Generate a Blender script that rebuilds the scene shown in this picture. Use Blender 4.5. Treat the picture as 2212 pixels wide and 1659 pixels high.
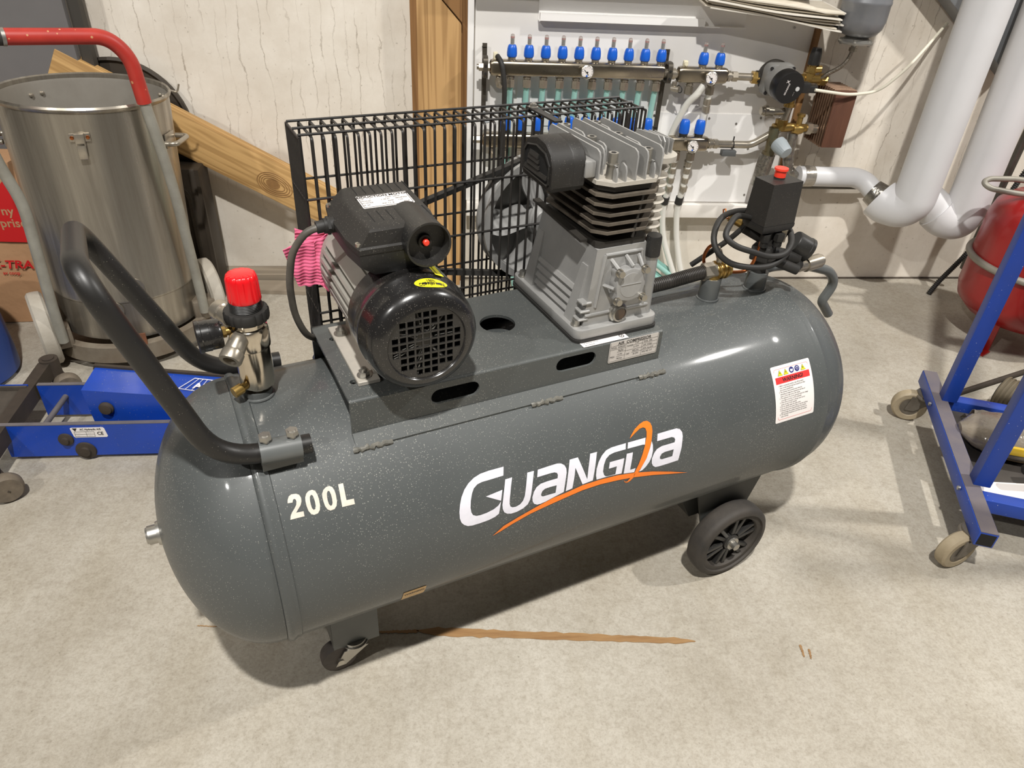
import bpy, bmesh, math, random
from mathutils import Vector, Matrix
for _o in list(bpy.data.objects): bpy.data.objects.remove(_o)
random.seed(7)
SC = bpy.context.scene
COL = SC.collection
PI = math.pi
V = Vector

def srgb(r, g, b):
    def f(c):
        c /= 255.0
        return c / 12.92 if c <= .04045 else ((c + .055) / 1.055) ** 2.4
    return (f(r), f(g), f(b), 1.0)

# ------------------------------------------------------------------ camera
cd = bpy.data.cameras.new('camera'); cam = bpy.data.objects.new('camera', cd); COL.objects.link(cam)
cd.sensor_width = 36.0; cd.lens = 1557.04 * 36.0 / 2212.0; cd.clip_start = .02
_f = V((0.10661964507660564, 0.8170012851962594, -0.5666931720705651)); _r = V((0.9941658270750539, -0.09695453860694733, 0.047266539112651704)); _u = V((0.016326651827993345, 0.5684265277335097, 0.82257201691336))
cam.matrix_world = Matrix(((_r.x, _u.x, -_f.x, 0.0), (_r.y, _u.y, -_f.y, -2.38978), (_r.z, _u.z, -_f.z, 1.18468), (0, 0, 0, 1)))
SC.camera = cam
# ------------------------------------------------------------------ light
w = bpy.data.worlds.new('world'); SC.world = w; w.use_nodes = True
w.node_tree.nodes['Background'].inputs[0].default_value = (1.0, .95, .88, 1)
w.node_tree.nodes['Background'].inputs[1].default_value = .08
def area(name, loc, size, power, target, col=(1, .975, .935)):
    d = bpy.data.lights.new(name, 'AREA'); d.shape = 'RECTANGLE'; d.size, d.size_y = size; d.energy = power; d.color = col
    o = bpy.data.objects.new(name, d); COL.objects.link(o); o.location = loc
    o.rotation_euler = (V(target) - V(loc)).to_track_quat('-Z', 'Y').to_euler()
    return o
area('ceiling_lamp_main', (-.10, -3.10, 4.1), (.14, .09), 205, (-.10, -2.6, 0))
area('ceiling_lamp_right', (2.95, -1.55, 3.1), (.14, .09), 84, (2.3, -1.3, 0))
area('fill_light_left', (-2.35, -3.8, 3.6), (.14, .09), 66, (-1.6, -2.6, 0))  # added fill light, brightens the surfaces that face left
SC.view_settings.view_transform = 'Standard'
SC.view_settings.look = 'None'
SC.view_settings.exposure = 0.0
SC.view_settings.gamma = 1.0
SC.view_settings.use_curve_mapping = False

# ------------------------------------------------------------------ materials
MATS = {}
def mat(name, col, rough=.5, metal=0., col2=None, nscale=6., namt=.5, detail=6., stretch=None, bump=0., bscale=60., bdist=.002,
        specks=None, speck_scale=220., speck_size=.2, spec=.5, trans=0., alpha=1., clear=0., rough2=None, emit=None):
    if name in MATS: return MATS[name]
    m = bpy.data.materials.new(name); m.use_nodes = True; MATS[name] = m
    nt = m.node_tree; N = nt.nodes; L = nt.links; b = N['Principled BSDF']
    b.inputs['Base Color'].default_value = col; b.inputs['Roughness'].default_value = rough; b.inputs['Metallic'].default_value = metal
    b.inputs['Specular IOR Level'].default_value = spec
    if trans: b.inputs['Transmission Weight'].default_value = trans
    if clear: b.inputs['Coat Weight'].default_value = clear; b.inputs['Coat Roughness'].default_value = .10
    if alpha < 1: b.inputs['Alpha'].default_value = alpha
    tc = N.new('ShaderNodeTexCoord'); mp = N.new('ShaderNodeMapping'); L.new(tc.outputs['Object'], mp.inputs[0])
    if stretch: mp.inputs['Scale'].default_value = stretch
    src = None
    if col2:
        n = N.new('ShaderNodeTexNoise'); n.inputs['Scale'].default_value = nscale; n.inputs['Detail'].default_value = detail
        n.inputs['Roughness'].default_value = .62
        L.new(mp.outputs[0], n.inputs['Vector'])
        r = N.new('ShaderNodeValToRGB'); r.color_ramp.elements[0].position = .5 - namt * .35; r.color_ramp.elements[1].position = .5 + namt * .35
        r.color_ramp.elements[0].color = col; r.color_ramp.elements[1].color = col2
        L.new(n.outputs['Fac'], r.inputs[0]); src = r.outputs[0]
        if rough2 is not None:
            mr = N.new('ShaderNodeMapRange'); mr.inputs[1].default_value = .35; mr.inputs[2].default_value = .65; mr.inputs[3].default_value = rough; mr.inputs[4].default_value = rough2
            L.new(n.outputs['Fac'], mr.inputs[0]); L.new(mr.outputs[0], b.inputs['Roughness'])
    if specks:
        vo = N.new('ShaderNodeTexVoronoi'); vo.inputs['Scale'].default_value = speck_scale
        L.new(tc.outputs['Object'], vo.inputs['Vector'])
        n2 = N.new('ShaderNodeTexNoise'); n2.inputs['Scale'].default_value = 5; n2.inputs['Detail'].default_value = 4
        L.new(tc.outputs['Object'], n2.inputs['Vector'])
        th = N.new('ShaderNodeMath'); th.operation = 'MULTIPLY'; L.new(n2.outputs['Fac'], th.inputs[0]); th.inputs[1].default_value = speck_size * 2
        wn = N.new('ShaderNodeSeparateColor'); L.new(vo.outputs['Color'], wn.inputs[0])
        th2 = N.new('ShaderNodeMath'); th2.operation = 'MULTIPLY'; L.new(th.outputs[0], th2.inputs[0]); L.new(wn.outputs[0], th2.inputs[1])
        lt = N.new('ShaderNodeMath'); lt.operation = 'LESS_THAN'; L.new(vo.outputs['Distance'], lt.inputs[0]); L.new(th2.outputs[0], lt.inputs[1])
        mx = N.new('ShaderNodeMix'); mx.data_type = 'RGBA'; L.new(lt.outputs[0], mx.inputs[0])
        if src: L.new(src, mx.inputs[6])
        else: mx.inputs[6].default_value = col
        mx.inputs[7].default_value = specks; src = mx.outputs[2]
    if src: L.new(src, b.inputs['Base Color'])
    if bump:
        n3 = N.new('ShaderNodeTexNoise'); n3.inputs['Scale'].default_value = bscale; n3.inputs['Detail'].default_value = 4
        L.new(mp.outputs[0], n3.inputs['Vector'])
        bp = N.new('ShaderNodeBump'); bp.inputs['Strength'].default_value = bump; bp.inputs['Distance'].default_value = bdist
        L.new(n3.outputs['Fac'], bp.inputs['Height']); L.new(bp.outputs[0], b.inputs['Normal'])
    if emit:
        b.inputs['Emission Color'].default_value = col; b.inputs['Emission Strength'].default_value = emit
    return m

def wood_mat(name, c1, c2, axis, rings=26., knot=None):
    m = bpy.data.materials.new(name); m.use_nodes = True; nt = m.node_tree; N = nt.nodes; L = nt.links; b = N['Principled BSDF']
    b.inputs['Roughness'].default_value = .65
    tc = N.new('ShaderNodeTexCoord'); mp = N.new('ShaderNodeMapping'); L.new(tc.outputs['Object'], mp.inputs[0])
    s = [1., 1., 1.]; s[axis] = .045; mp.inputs['Scale'].default_value = s
    wv = N.new('ShaderNodeTexNoise'); wv.inputs['Scale'].default_value = rings; wv.inputs['Detail'].default_value = 3; wv.inputs['Distortion'].default_value = .6
    L.new(mp.outputs[0], wv.inputs['Vector'])
    sn = N.new('ShaderNodeMath'); sn.operation = 'MULTIPLY'; sn.inputs[1].default_value = 34; L.new(wv.outputs['Fac'], sn.inputs[0])
    si = N.new('ShaderNodeMath'); si.operation = 'SINE'; L.new(sn.outputs[0], si.inputs[0])
    mr = N.new('ShaderNodeMapRange'); mr.inputs[1].default_value = -1; mr.inputs[2].default_value = 1; L.new(si.outputs[0], mr.inputs[0])
    n2 = N.new('ShaderNodeTexNoise'); n2.inputs['Scale'].default_value = 9; n2.inputs['Detail'].default_value = 6; L.new(mp.outputs[0], n2.inputs['Vector'])
    ad = N.new('ShaderNodeMath'); ad.operation = 'MULTIPLY_ADD'; ad.inputs[1].default_value = .45; L.new(mr.outputs[0], ad.inputs[0]); L.new(n2.outputs['Fac'], ad.inputs[2])
    r = N.new('ShaderNodeValToRGB'); r.color_ramp.elements[0].position = .3; r.color_ramp.elements[1].position = .95
    r.color_ramp.elements[0].color = c1; r.color_ramp.elements[1].color = c2
    L.new(ad.outputs[0], r.inputs[0]); L.new(r.outputs[0], b.inputs['Base Color'])
    bp = N.new('ShaderNodeBump'); bp.inputs['Strength'].default_value = .15; bp.inputs['Distance'].default_value = .002
    L.new(mr.outputs[0], bp.inputs['Height']); L.new(bp.outputs[0], b.inputs['Normal'])
    MATS[name] = m
    return m

def concrete_wall_mat():
    m = bpy.data.materials.new('concrete_wall'); m.use_nodes = True; nt = m.node_tree; N = nt.nodes; L = nt.links; b = N['Principled BSDF']
    b.inputs['Roughness'].default_value = .9; b.inputs['Specular IOR Level'].default_value = .2
    tc = N.new('ShaderNodeTexCoord')
    n1 = N.new('ShaderNodeTexNoise'); n1.inputs['Scale'].default_value = 5; n1.inputs['Detail'].default_value = 9; n1.inputs['Roughness'].default_value = .7; L.new(tc.outputs['Object'], n1.inputs['Vector'])
    r1 = N.new('ShaderNodeValToRGB'); r1.color_ramp.elements[0].position = .3; r1.color_ramp.elements[1].position = .7
    r1.color_ramp.elements[0].color = srgb(214, 204, 189); r1.color_ramp.elements[1].color = srgb(236, 229, 217); L.new(n1.outputs['Fac'], r1.inputs[0])
    # thin wavy vertical hairlines: |sin| of x shifted by noise, masked by another noise
    sp = N.new('ShaderNodeSeparateXYZ'); L.new(tc.outputs['Object'], sp.inputs[0])
    mp = N.new('ShaderNodeMapping'); mp.inputs['Scale'].default_value = (9, 9, 5); L.new(tc.outputs['Object'], mp.inputs[0])
    n2 = N.new('ShaderNodeTexNoise'); n2.inputs['Scale'].default_value = 1.; n2.inputs['Detail'].default_value = 7; n2.inputs['Roughness'].default_value = .62; L.new(mp.outputs[0], n2.inputs['Vector'])
    ma = N.new('ShaderNodeMath'); ma.operation = 'MULTIPLY_ADD'; ma.inputs[1].default_value = .085; L.new(n2.outputs['Fac'], ma.inputs[0]); L.new(sp.outputs['X'], ma.inputs[2])
    mm = N.new('ShaderNodeMath'); mm.operation = 'MULTIPLY'; mm.inputs[1].default_value = 92; L.new(ma.outputs[0], mm.inputs[0])
    si = N.new('ShaderNodeMath'); si.operation = 'SINE'; L.new(mm.outputs[0], si.inputs[0])
    ab = N.new('ShaderNodeMath'); ab.operation = 'ABSOLUTE'; L.new(si.outputs[0], ab.inputs[0])
    lr = N.new('ShaderNodeMapRange'); lr.inputs[1].default_value = .0; lr.inputs[2].default_value = .20; lr.inputs[3].default_value = 1; lr.inputs[4].default_value = 0; L.new(ab.outputs[0], lr.inputs[0])
    mp3 = N.new('ShaderNodeMapping'); mp3.inputs['Scale'].default_value = (26, 26, 3.6); L.new(tc.outputs['Object'], mp3.inputs[0])
    n3 = N.new('ShaderNodeTexNoise'); n3.inputs['Scale'].default_value = 1; n3.inputs['Detail'].default_value = 5; L.new(mp3.outputs[0], n3.inputs['Vector'])
    mk = N.new('ShaderNodeMapRange'); mk.inputs[1].default_value = .44; mk.inputs[2].default_value = .66; L.new(n3.outputs['Fac'], mk.inputs[0])
    zr = N.new('ShaderNodeMapRange'); zr.inputs[1].default_value = .25; zr.inputs[2].default_value = .5; zr.inputs[3].default_value = .12; L.new(sp.outputs['Z'], zr.inputs[0])
    mu = N.new('ShaderNodeMath'); mu.operation = 'MULTIPLY'; L.new(lr.outputs[0], mu.inputs[0]); L.new(mk.outputs[0], mu.inputs[1])
    mu2 = N.new('ShaderNodeMath'); mu2.operation = 'MULTIPLY'; L.new(mu.outputs[0], mu2.inputs[0]); L.new(zr.outputs[0], mu2.inputs[1])
    # pits
    vo = N.new('ShaderNodeTexNoise'); vo.inputs['Scale'].default_value = 75; vo.inputs['Detail'].default_value = 3; L.new(tc.outputs['Object'], vo.inputs['Vector'])
    pt = N.new('ShaderNodeMapRange'); pt.inputs[1].default_value = .66; pt.inputs[2].default_value = .74; pt.inputs[4].default_value = .7; L.new(vo.outputs['Fac'], pt.inputs[0])
    mxx = N.new('ShaderNodeMath'); mxx.operation = 'MAXIMUM'; L.new(mu2.outputs[0], mxx.inputs[0]); L.new(pt.outputs[0], mxx.inputs[1])
    sc_ = N.new('ShaderNodeMath'); sc_.operation = 'MULTIPLY'; sc_.inputs[1].default_value = .75; L.new(mxx.outputs[0], sc_.inputs[0])
    mx = N.new('ShaderNodeMix'); mx.data_type = 'RGBA'; L.new(sc_.outputs[0], mx.inputs[0]); L.new(r1.outputs[0], mx.inputs[6]); mx.inputs[7].default_value = srgb(128, 112, 94)
    L.new(mx.outputs[2], b.inputs['Base Color'])
    bp = N.new('ShaderNodeBump'); bp.inputs['Strength'].default_value = .35; bp.inputs['Distance'].default_value = .002; L.new(n1.outputs['Fac'], bp.inputs['Height']); L.new(bp.outputs[0], b.inputs['Normal'])
    MATS['concrete_wall'] = m; return m

def floor_mat():
    m = bpy.data.materials.new('concrete_floor'); m.use_nodes = True; nt = m.node_tree; N = nt.nodes; L = nt.links; b = N['Principled BSDF']
    b.inputs['Roughness'].default_value = .75; b.inputs['Specular IOR Level'].default_value = .3
    tc = N.new('ShaderNodeTexCoord')
    def noise(s, d, rg=.6, vec=None):
        n = N.new('ShaderNodeTexNoise'); n.inputs['Scale'].default_value = s; n.inputs['Detail'].default_value = d; n.inputs['Roughness'].default_value = rg
        L.new(vec or tc.outputs['Object'], n.inputs['Vector']); return n.outputs['Fac']
    def ramp(f, p0, c0, p1, c1):
        r = N.new('ShaderNodeValToRGB'); e = r.color_ramp.elements; e[0].position = p0; e[0].color = c0; e[1].position = p1; e[1].color = c1; L.new(f, r.inputs[0]); return r.outputs[0]
    def mul(a, bb, fac):
        x = N.new('ShaderNodeMix'); x.data_type = 'RGBA'; x.blend_type = 'MULTIPLY'; x.inputs[0].default_value = fac; L.new(a, x.inputs[6]); L.new(bb, x.inputs[7]); return x.outputs[2]
    c = ramp(noise(2.3, 8, .62), .32, srgb(172, 165, 152), .68, srgb(188, 182, 170))
    c = mul(c, ramp(noise(9, 6), .3, (.88, .87, .85, 1), .62, (1, 1, 1, 1)), .8)
    c = mul(c, ramp(noise(170, 5, .85), .3, (.62, .60, .56, 1), .55, (1, 1, 1, 1)), .7)
    c = mul(c, ramp(noise(55, 8, .75), .36, (.80, .78, .75, 1), .56, (1, 1, 1, 1)), .8)
    v2 = N.new('ShaderNodeTexVoronoi'); v2.inputs['Scale'].default_value = 48; L.new(tc.outputs['Object'], v2.inputs['Vector'])
    c = mul(c, ramp(v2.outputs['Distance'], .03, (.45, .42, .38, 1), .09, (1, 1, 1, 1)), .45)
    mp = N.new('ShaderNodeMapping'); mp.inputs['Scale'].default_value = (3.2, .9, 1); mp.inputs['Rotation'].default_value = (0, 0, .5); L.new(tc.outputs['Object'], mp.inputs[0])
    c = mul(c, ramp(noise(2.2, 5, .6, mp.outputs[0]), .35, (.90, .88, .84, 1), .55, (1, 1, 1, 1)), .75)
    vo = N.new('ShaderNodeTexVoronoi'); vo.inputs['Scale'].default_value = 17; L.new(tc.outputs['Object'], vo.inputs['Vector'])
    c = mul(c, ramp(vo.outputs['Distance'], .012, (.35, .31, .27, 1), .04, (1, 1, 1, 1)), .55)
    L.new(c, b.inputs['Base Color'])
    bp = N.new('ShaderNodeBump'); bp.inputs['Strength'].default_value = .3; bp.inputs['Distance'].default_value = .0015; L.new(noise(90, 6, .7), bp.inputs['Height']); L.new(bp.outputs[0], b.inputs['Normal'])
    MATS['concrete_floor'] = m; return m

# palette
DUST = srgb(168, 164, 150)
tank_grey = mat('tank_grey', srgb(72, 75, 75), .44, 0, srgb(82, 85, 84), 4, .9, specks=srgb(132, 132, 126), speck_scale=400, speck_size=.27, clear=.25, rough2=.56, spec=.4)
plate_grey = mat('plate_grey', srgb(74, 77, 76), .42, 0, srgb(86, 88, 86), 7, .8, specks=srgb(132, 131, 124), speck_scale=400, speck_size=.26)
paint_grey = mat('paint_grey', srgb(84, 87, 87), .35, 0, srgb(98, 100, 98), 12, .7)
alu = mat('cast_aluminium', srgb(150, 149, 147), .42, .35, srgb(172, 171, 168), 16, .8, bump=.25, bscale=260, bdist=.0006)
alu_dusty = mat('dusty_aluminium', srgb(176, 171, 162), .55, .25, srgb(198, 191, 178), 14, .8, bump=.2, bscale=200)
alu_fin = mat('motor_aluminium', srgb(150, 146, 138), .5, .3, srgb(172, 168, 159), 10, .8)
steel = mat('bright_steel', srgb(205, 202, 195), .22, 1., srgb(175, 170, 160), 30, .8, rough2=.35)
zinc = mat('zinc_plated', srgb(190, 188, 182), .38, .9, srgb(160, 156, 148), 22, .8)
nickel = mat('polished_nickel', srgb(214, 205, 190), .12, 1., srgb(196, 186, 170), 20, .6, rough2=.2)
nickel_d = mat('dull_nickel', srgb(190, 182, 168), .32, .75, srgb(150, 141, 126), 22, .8)
brass = mat('brass', srgb(190, 158, 92), .32, .8, srgb(152, 124, 70), 26, .8)
copper = mat('copper', srgb(196, 120, 72), .32, 1., srgb(160, 92, 54), 30, .8)
black_pl = mat('black_plastic', srgb(30, 30, 30), .42, 0, srgb(46, 44, 41), 9, .8, specks=srgb(88, 84, 76), speck_scale=420, speck_size=.2)
black_dusty = mat('dusty_black_plastic', srgb(24, 23, 23), .55, 0, srgb(45, 42, 38), 8, .9, specks=srgb(96, 92, 84), speck_scale=420, speck_size=.2)
black_gl = mat('gloss_black_paint', srgb(20, 20, 21), .25, 0, srgb(40, 38, 36), 6, .9, specks=srgb(86, 82, 76), speck_scale=420, speck_size=.22, clear=.4)
black_ru = mat('black_rubber', srgb(32, 31, 30), .6, 0, srgb(48, 46, 43), 12, .8)
foam_bl = mat('handle_rubber', srgb(24, 23, 23), .42, 0, srgb(38, 36, 33), 10, .9, specks=srgb(110, 104, 94), speck_scale=300, speck_size=.15)
wire_bl = mat('black_wire', srgb(24, 23, 23), .38, 0, srgb(46, 43, 40), 18, .8)
cast_bl = mat('black_casting', srgb(32, 30, 28), .6, .1, srgb(58, 54, 48), 18, .9)
red_pl = mat('red_plastic', srgb(214, 18, 26), .3, clear=.3)
red_lt = mat('red_button', srgb(238, 64, 44), .4)
yellow_st = mat('yellow_sticker', srgb(236, 226, 40), .45)
white_pr = mat('white_print', srgb(232, 230, 238), .5, 0, srgb(214, 212, 220), 40, .8)
cream_pr = mat('cream_print', srgb(226, 220, 204), .5, 0, srgb(196, 184, 172), 60, .9)
orange_pr = mat('orange_print', srgb(240, 124, 36), .45)
ink = mat('black_ink', srgb(28, 26, 26), .6)
label_wh = mat('label_paper', srgb(232, 226, 222), .5)
label_al = mat('label_foil', srgb(206, 200, 194), .45, .2)
label_tan = mat('label_tan', srgb(214, 176, 118), .5)
red_pr = mat('red_print', srgb(222, 52, 52), .5)
blue_pr = mat('blue_print', srgb(30, 36, 110), .5)
dark_hole = mat('dark_interior', srgb(14, 13, 12), .8)
grey_pl = mat('grey_plastic', srgb(150, 155, 158), .45)

# ------------------------------------------------------------------ mesh helpers
def frame(d):
    d = V(d).normalized()
    a = V((0, 0, 1)) if abs(d.z) < .9 else V((1, 0, 0))
    x = d.cross(a).normalized(); y = d.cross(x).normalized()
    return x, y, d

class B:
    def __init__(s): s.bm = bmesh.new()
    def vs(s, pts): return [s.bm.verts.new(p) for p in pts]
    def face(s, vs):
        try: return s.bm.faces.new(vs)
        except ValueError: return None
    def box(s, c, d, rz=0., M=None, bev=0., seg=2):
        hx, hy, hz = d[0] / 2, d[1] / 2, d[2] / 2
        R = M if M is not None else Matrix.Rotation(rz, 3, 'Z')
        c = V(c)
        v = s.vs([c + R @ V((x * hx, y * hy, z * hz)) for x in (-1, 1) for y in (-1, 1) for z in (-1, 1)])
        fs = [s.face([v[i] for i in q]) for q in ((0, 1, 3, 2), (4, 6, 7, 5), (0, 4, 5, 1), (2, 3, 7, 6), (0, 2, 6, 4), (1, 5, 7, 3))]
        if bev:
            es = list({e for f in fs for e in f.edges})
            bmesh.ops.bevel(s.bm, geom=es, offset=bev, segments=seg, profile=.5, affect='EDGES')
        return s
    def hexa(s, low, high):   # two quads (4 pts each) -> solid
        a = s.vs(low); b = s.vs(high); n = len(a)
        s.face(a[::-1]); s.face(b)
        for i in range(n): s.face([a[i], a[(i + 1) % n], b[(i + 1) % n], b[i]])
        return s
    def loft(s, rings, cap=True, closed=True):
        R = [s.vs(r) for r in rings]; n = len(R[0])
        for k in range(len(R) - 1):
            for i in range(n if closed else n - 1):
                s.face([R[k][i], R[k][(i + 1) % n], R[k + 1][(i + 1) % n], R[k + 1][i]])
        if cap: s.face(R[0][::-1]); s.face(R[-1])
        return s
    def cyl(s, p0, p1, r0, r1=None, n=20, cap=True):
        r1 = r0 if r1 is None else r1
        p0, p1 = V(p0), V(p1); x, y, d = frame(p1 - p0)
        return s.loft([[p + (x * math.cos(t) + y * math.sin(t)) * r for t in [2 * PI * i / n for i in range(n)]] for p, r in ((p0, r0), (p1, r1))], cap)
    def lathe(s, prof, o, ax, n=32, fn=None):
        o = V(o); x, y, d = frame(ax); rings = []
        for r, h in prof:
            if r < 1e-6: rings.append([s.bm.verts.new(o + d * h)])
            else: rings.append([s.bm.verts.new(o + d * h + (x * math.cos(t) + y * math.sin(t)) * (r * (fn(t, r, h) if fn else 1))) for t in [2 * PI * i / n for i in range(n)]])
        for a, b in zip(rings[:-1], rings[1:]):
            for i in range(n):
                j = (i + 1) % n
                if len(a) == 1 and len(b) == 1: continue
                if len(a) == 1: s.face([a[0], b[j], b[i]])
                elif len(b) == 1: s.face([a[i], a[j], b[0]])
                else: s.face([a[i], a[j], b[j], b[i]])
        if len(rings[0]) > 1: s.face(rings[0][::-1])
        if len(rings[-1]) > 1: s.face(rings[-1])
        return s
    def tube(s, path, r, n=12, fil=0., seg=6, cap=True, closed=False):
        P = [V(p) for p in path]
        if fil and not closed:
            Q = [P[0]]
            for i in range(1, len(P) - 1):
                a, b, c = P[i - 1], P[i], P[i + 1]
                f = min(fil if not isinstance(fil, (list, tuple)) else fil[i - 1], (a - b).length * .49, (c - b).length * .49)
                p, q = b + (a - b).normalized() * f, b + (c - b).normalized() * f
                for k in range(seg + 1):
                    t = k / seg; Q.append(p * (1 - t) ** 2 + b * 2 * t * (1 - t) + q * t * t)
            Q.append(P[-1]); P = Q
        P2 = [P[0]]
        for p in P[1:]:
            if (p - P2[-1]).length > 1e-5: P2.append(p)
        P = P2; m = len(P)
        T = []
        for i in range(m):
            a = P[i - 1] if (i > 0 or closed) else P[0]; b = P[(i + 1) % m] if (i < m - 1 or closed) else P[-1]
            T.append((b - a).normalized())
        x, y, _ = frame(T[0]); rings = []
        for i in range(m):
            x = (x - T[i] * x.dot(T[i])).normalized(); y = T[i].cross(x)
            rr = r(i / (m - 1)) if callable(r) else r
            rings.append([P[i] + (x * math.cos(t) + y * math.sin(t)) * rr for t in [2 * PI * k / n for k in range(n)]])
        if closed: rings.append(rings[0])
        if closed:
            R = [s.vs(q) for q in rings[:-1]]
            for k in range(m):
                for i in range(n): s.face([R[k][i], R[k][(i + 1) % n], R[(k + 1) % m][(i + 1) % n], R[(k + 1) % m][i]])
            return s
        return s.loft(rings, cap)
    def torus(s, c, ax, R, r, n=32, m=10):
        x, y, d = frame(ax); c = V(c)
        return s.tube([c + (x * math.cos(t) + y * math.sin(t)) * R for t in [2 * PI * i / n for i in range(n)]], r, m, closed=True)
    def plate(s, outer, holes, O, X, Y, th):
        # polygon with holes in the X,Y plane at O, thickness th along X x Y
        O, X, Y = V(O), V(X), V(Y); Nn = X.cross(Y).normalized()
        es = []; 
        for lp in [outer] + list(holes):
            v = s.vs([O + X * p[0] + Y * p[1] for p in lp])
            es += [s.bm.edges.new((v[i], v[(i + 1) % len(v)])) for i in range(len(v))]
        r = bmesh.ops.triangle_fill(s.bm, use_beauty=True, use_dissolve=False, edges=es, normal=Nn)
        fs = [g for g in r['geom'] if isinstance(g, bmesh.types.BMFace)]
        if th:
            e = bmesh.ops.extrude_face_region(s.bm, geom=fs)
            bmesh.ops.translate(s.bm, vec=Nn * th, verts=[g for g in e['geom'] if isinstance(g, bmesh.types.BMVert)])
        return s
    def hexbolt(s, p, ax, r=.008, h=.006, washer=True):
        p = V(p); ax = V(ax).normalized()
        if washer: s.cyl(p, p + ax * .0015, r * 1.35, n=18); p = p + ax * .0015
        s.cyl(p, p + ax * h, r, n=6); s.cyl(p + ax * h, p + ax * (h + .0015), r * .6, n=12)
        return s
    def bevel(s, off, seg=2, ang=.5):
        es = [e for e in s.bm.edges if len(e.link_faces) == 2 and e.calc_face_angle(0) > ang]
        bmesh.ops.bevel(s.bm, geom=es, offset=off, segments=seg, profile=.5, affect='EDGES'); return s
    def mesh(s, name, m, smooth=35):
        bmesh.ops.remove_doubles(s.bm, verts=s.bm.verts, dist=1e-6)
        bmesh.ops.recalc_face_normals(s.bm, faces=s.bm.faces)
        me = bpy.data.meshes.new(name); s.bm.to_mesh(me); s.bm.free()
        ms = m if isinstance(m, (list, tuple)) else [m]
        for q in ms: me.materials.append(q)
        if smooth:
            me.polygons.foreach_set('use_smooth', [True] * len(me.polygons)); me.set_sharp_from_angle(angle=math.radians(smooth))
        return me

def link(name, me, parent=None, label=None, kind=None):
    o = bpy.data.objects.new(name, me); COL.objects.link(o)
    if parent is not None:
        o.parent = parent
        if parent.type == 'EMPTY' and not parent.get('_loc'):
            o.matrix_parent_inverse = Matrix.Translation(parent.location).inverted()
    if label: o['label'] = label
    if kind: o['kind'] = kind
    return o
def obj(name, b, m, parent=None, label=None, smooth=35, kind=None): return link(name, b.mesh(name, m, smooth), parent, label, kind)
def inst(src, name, loc, parent=None, rot=None, scale=None):
    o = bpy.data.objects.new(name, src.data if hasattr(src, 'data') else src); COL.objects.link(o); o.location = loc
    if rot: o.rotation_euler = rot
    if scale: o.scale = scale
    if parent is not None:
        o.parent = parent
        if parent.type == 'EMPTY' and not parent.get('_loc'): o.matrix_parent_inverse = Matrix.Translation(parent.location).inverted()
    return o
def tag(o, label, cat, group=None):
    o['label'] = label; o['category'] = cat
    if group: o['group'] = group
    return o
def thing(name, label, cat, loc=(0, 0, 0), group=None):
    o = bpy.data.objects.new(name, None); COL.objects.link(o); o.location = loc; o.empty_display_size = .05
    return tag(o, label, cat, group)
def struct(name, b, m, smooth=35):
    o = obj(name, b, m, None, None, smooth); o['kind'] = 'structure'; return o
def text_mesh(txt, size, fn, m, name, bold=0., sx=1., align='LEFT', shear=0.):
    # flat lettering laid on a surface through fn(x, y) -> point
    c = bpy.data.curves.new('lettering', 'FONT'); c.body = txt; c.size = size; c.align_x = align; c.offset = bold; c.resolution_u = 3; c.shear = shear
    o = bpy.data.objects.new('lettering', c); COL.objects.link(o)
    dg = bpy.context.evaluated_depsgraph_get(); me = bpy.data.meshes.new_from_object(o.evaluated_get(dg))
    bpy.data.objects.remove(o)
    for v in me.vertices: v.co = fn(v.co.x * sx, v.co.y)
    me.materials.clear(); me.materials.append(m); me.name = name
    return me
def join(meshes, name):
    # several meshes of the same material into one
    b = B()
    for me in meshes: b.bm.from_mesh(me)
    me = bpy.data.meshes.new(name); b.bm.to_mesh(me); b.bm.free(); me.materials.append(meshes[0].materials[0]); return me
def circ(c, r, n=24, a0=0., a1=2 * PI): return [(c[0] + r * math.cos(a0 + (a1 - a0) * i / n), c[1] + r * math.sin(a0 + (a1 - a0) * i / n)) for i in range(n)]
def rrect(x0, y0, x1, y1, r, n=5):
    out = []
    for cx, cy, a in ((x1 - r, y1 - r, 0), (x0 + r, y1 - r, PI / 2), (x0 + r, y0 + r, PI), (x1 - r, y0 + r, 1.5 * PI)):
        out += [(cx + r * math.cos(a + PI / 2 * i / n), cy + r * math.sin(a + PI / 2 * i / n)) for i in range(n + 1)]
    return out

# ================================================================== SETTING
concrete_wall_mat(); floor_mat()
struct('floor', B().box((.4, -1.4, -.05), (7.6, 6.4, .1)), MATS['concrete_floor'])
struct('wall_back', B().box((.4, .1, 1.5), (7.6, .2, 3.2)), MATS['concrete_wall'])

# ================================================================== AIR COMPRESSOR (local frame: x along the tank, -y towards the viewer)
COMP = thing('air_compressor', 'large grey wheeled air compressor with long horizontal tank and black motor', 'compressor', (.18952, -1.35034, 0))
COMP.rotation_euler = (0, 0, .36053); COMP['_loc'] = True
def K(u, v, z): return V((u, -v, z))
ZC, R = .36, .21
UX, UY, UZ = V((1, 0, 0)), V((0, 1, 0)), V((0, 0, 1))
FR = V((0, -1, 0))    # towards the viewer

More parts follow.
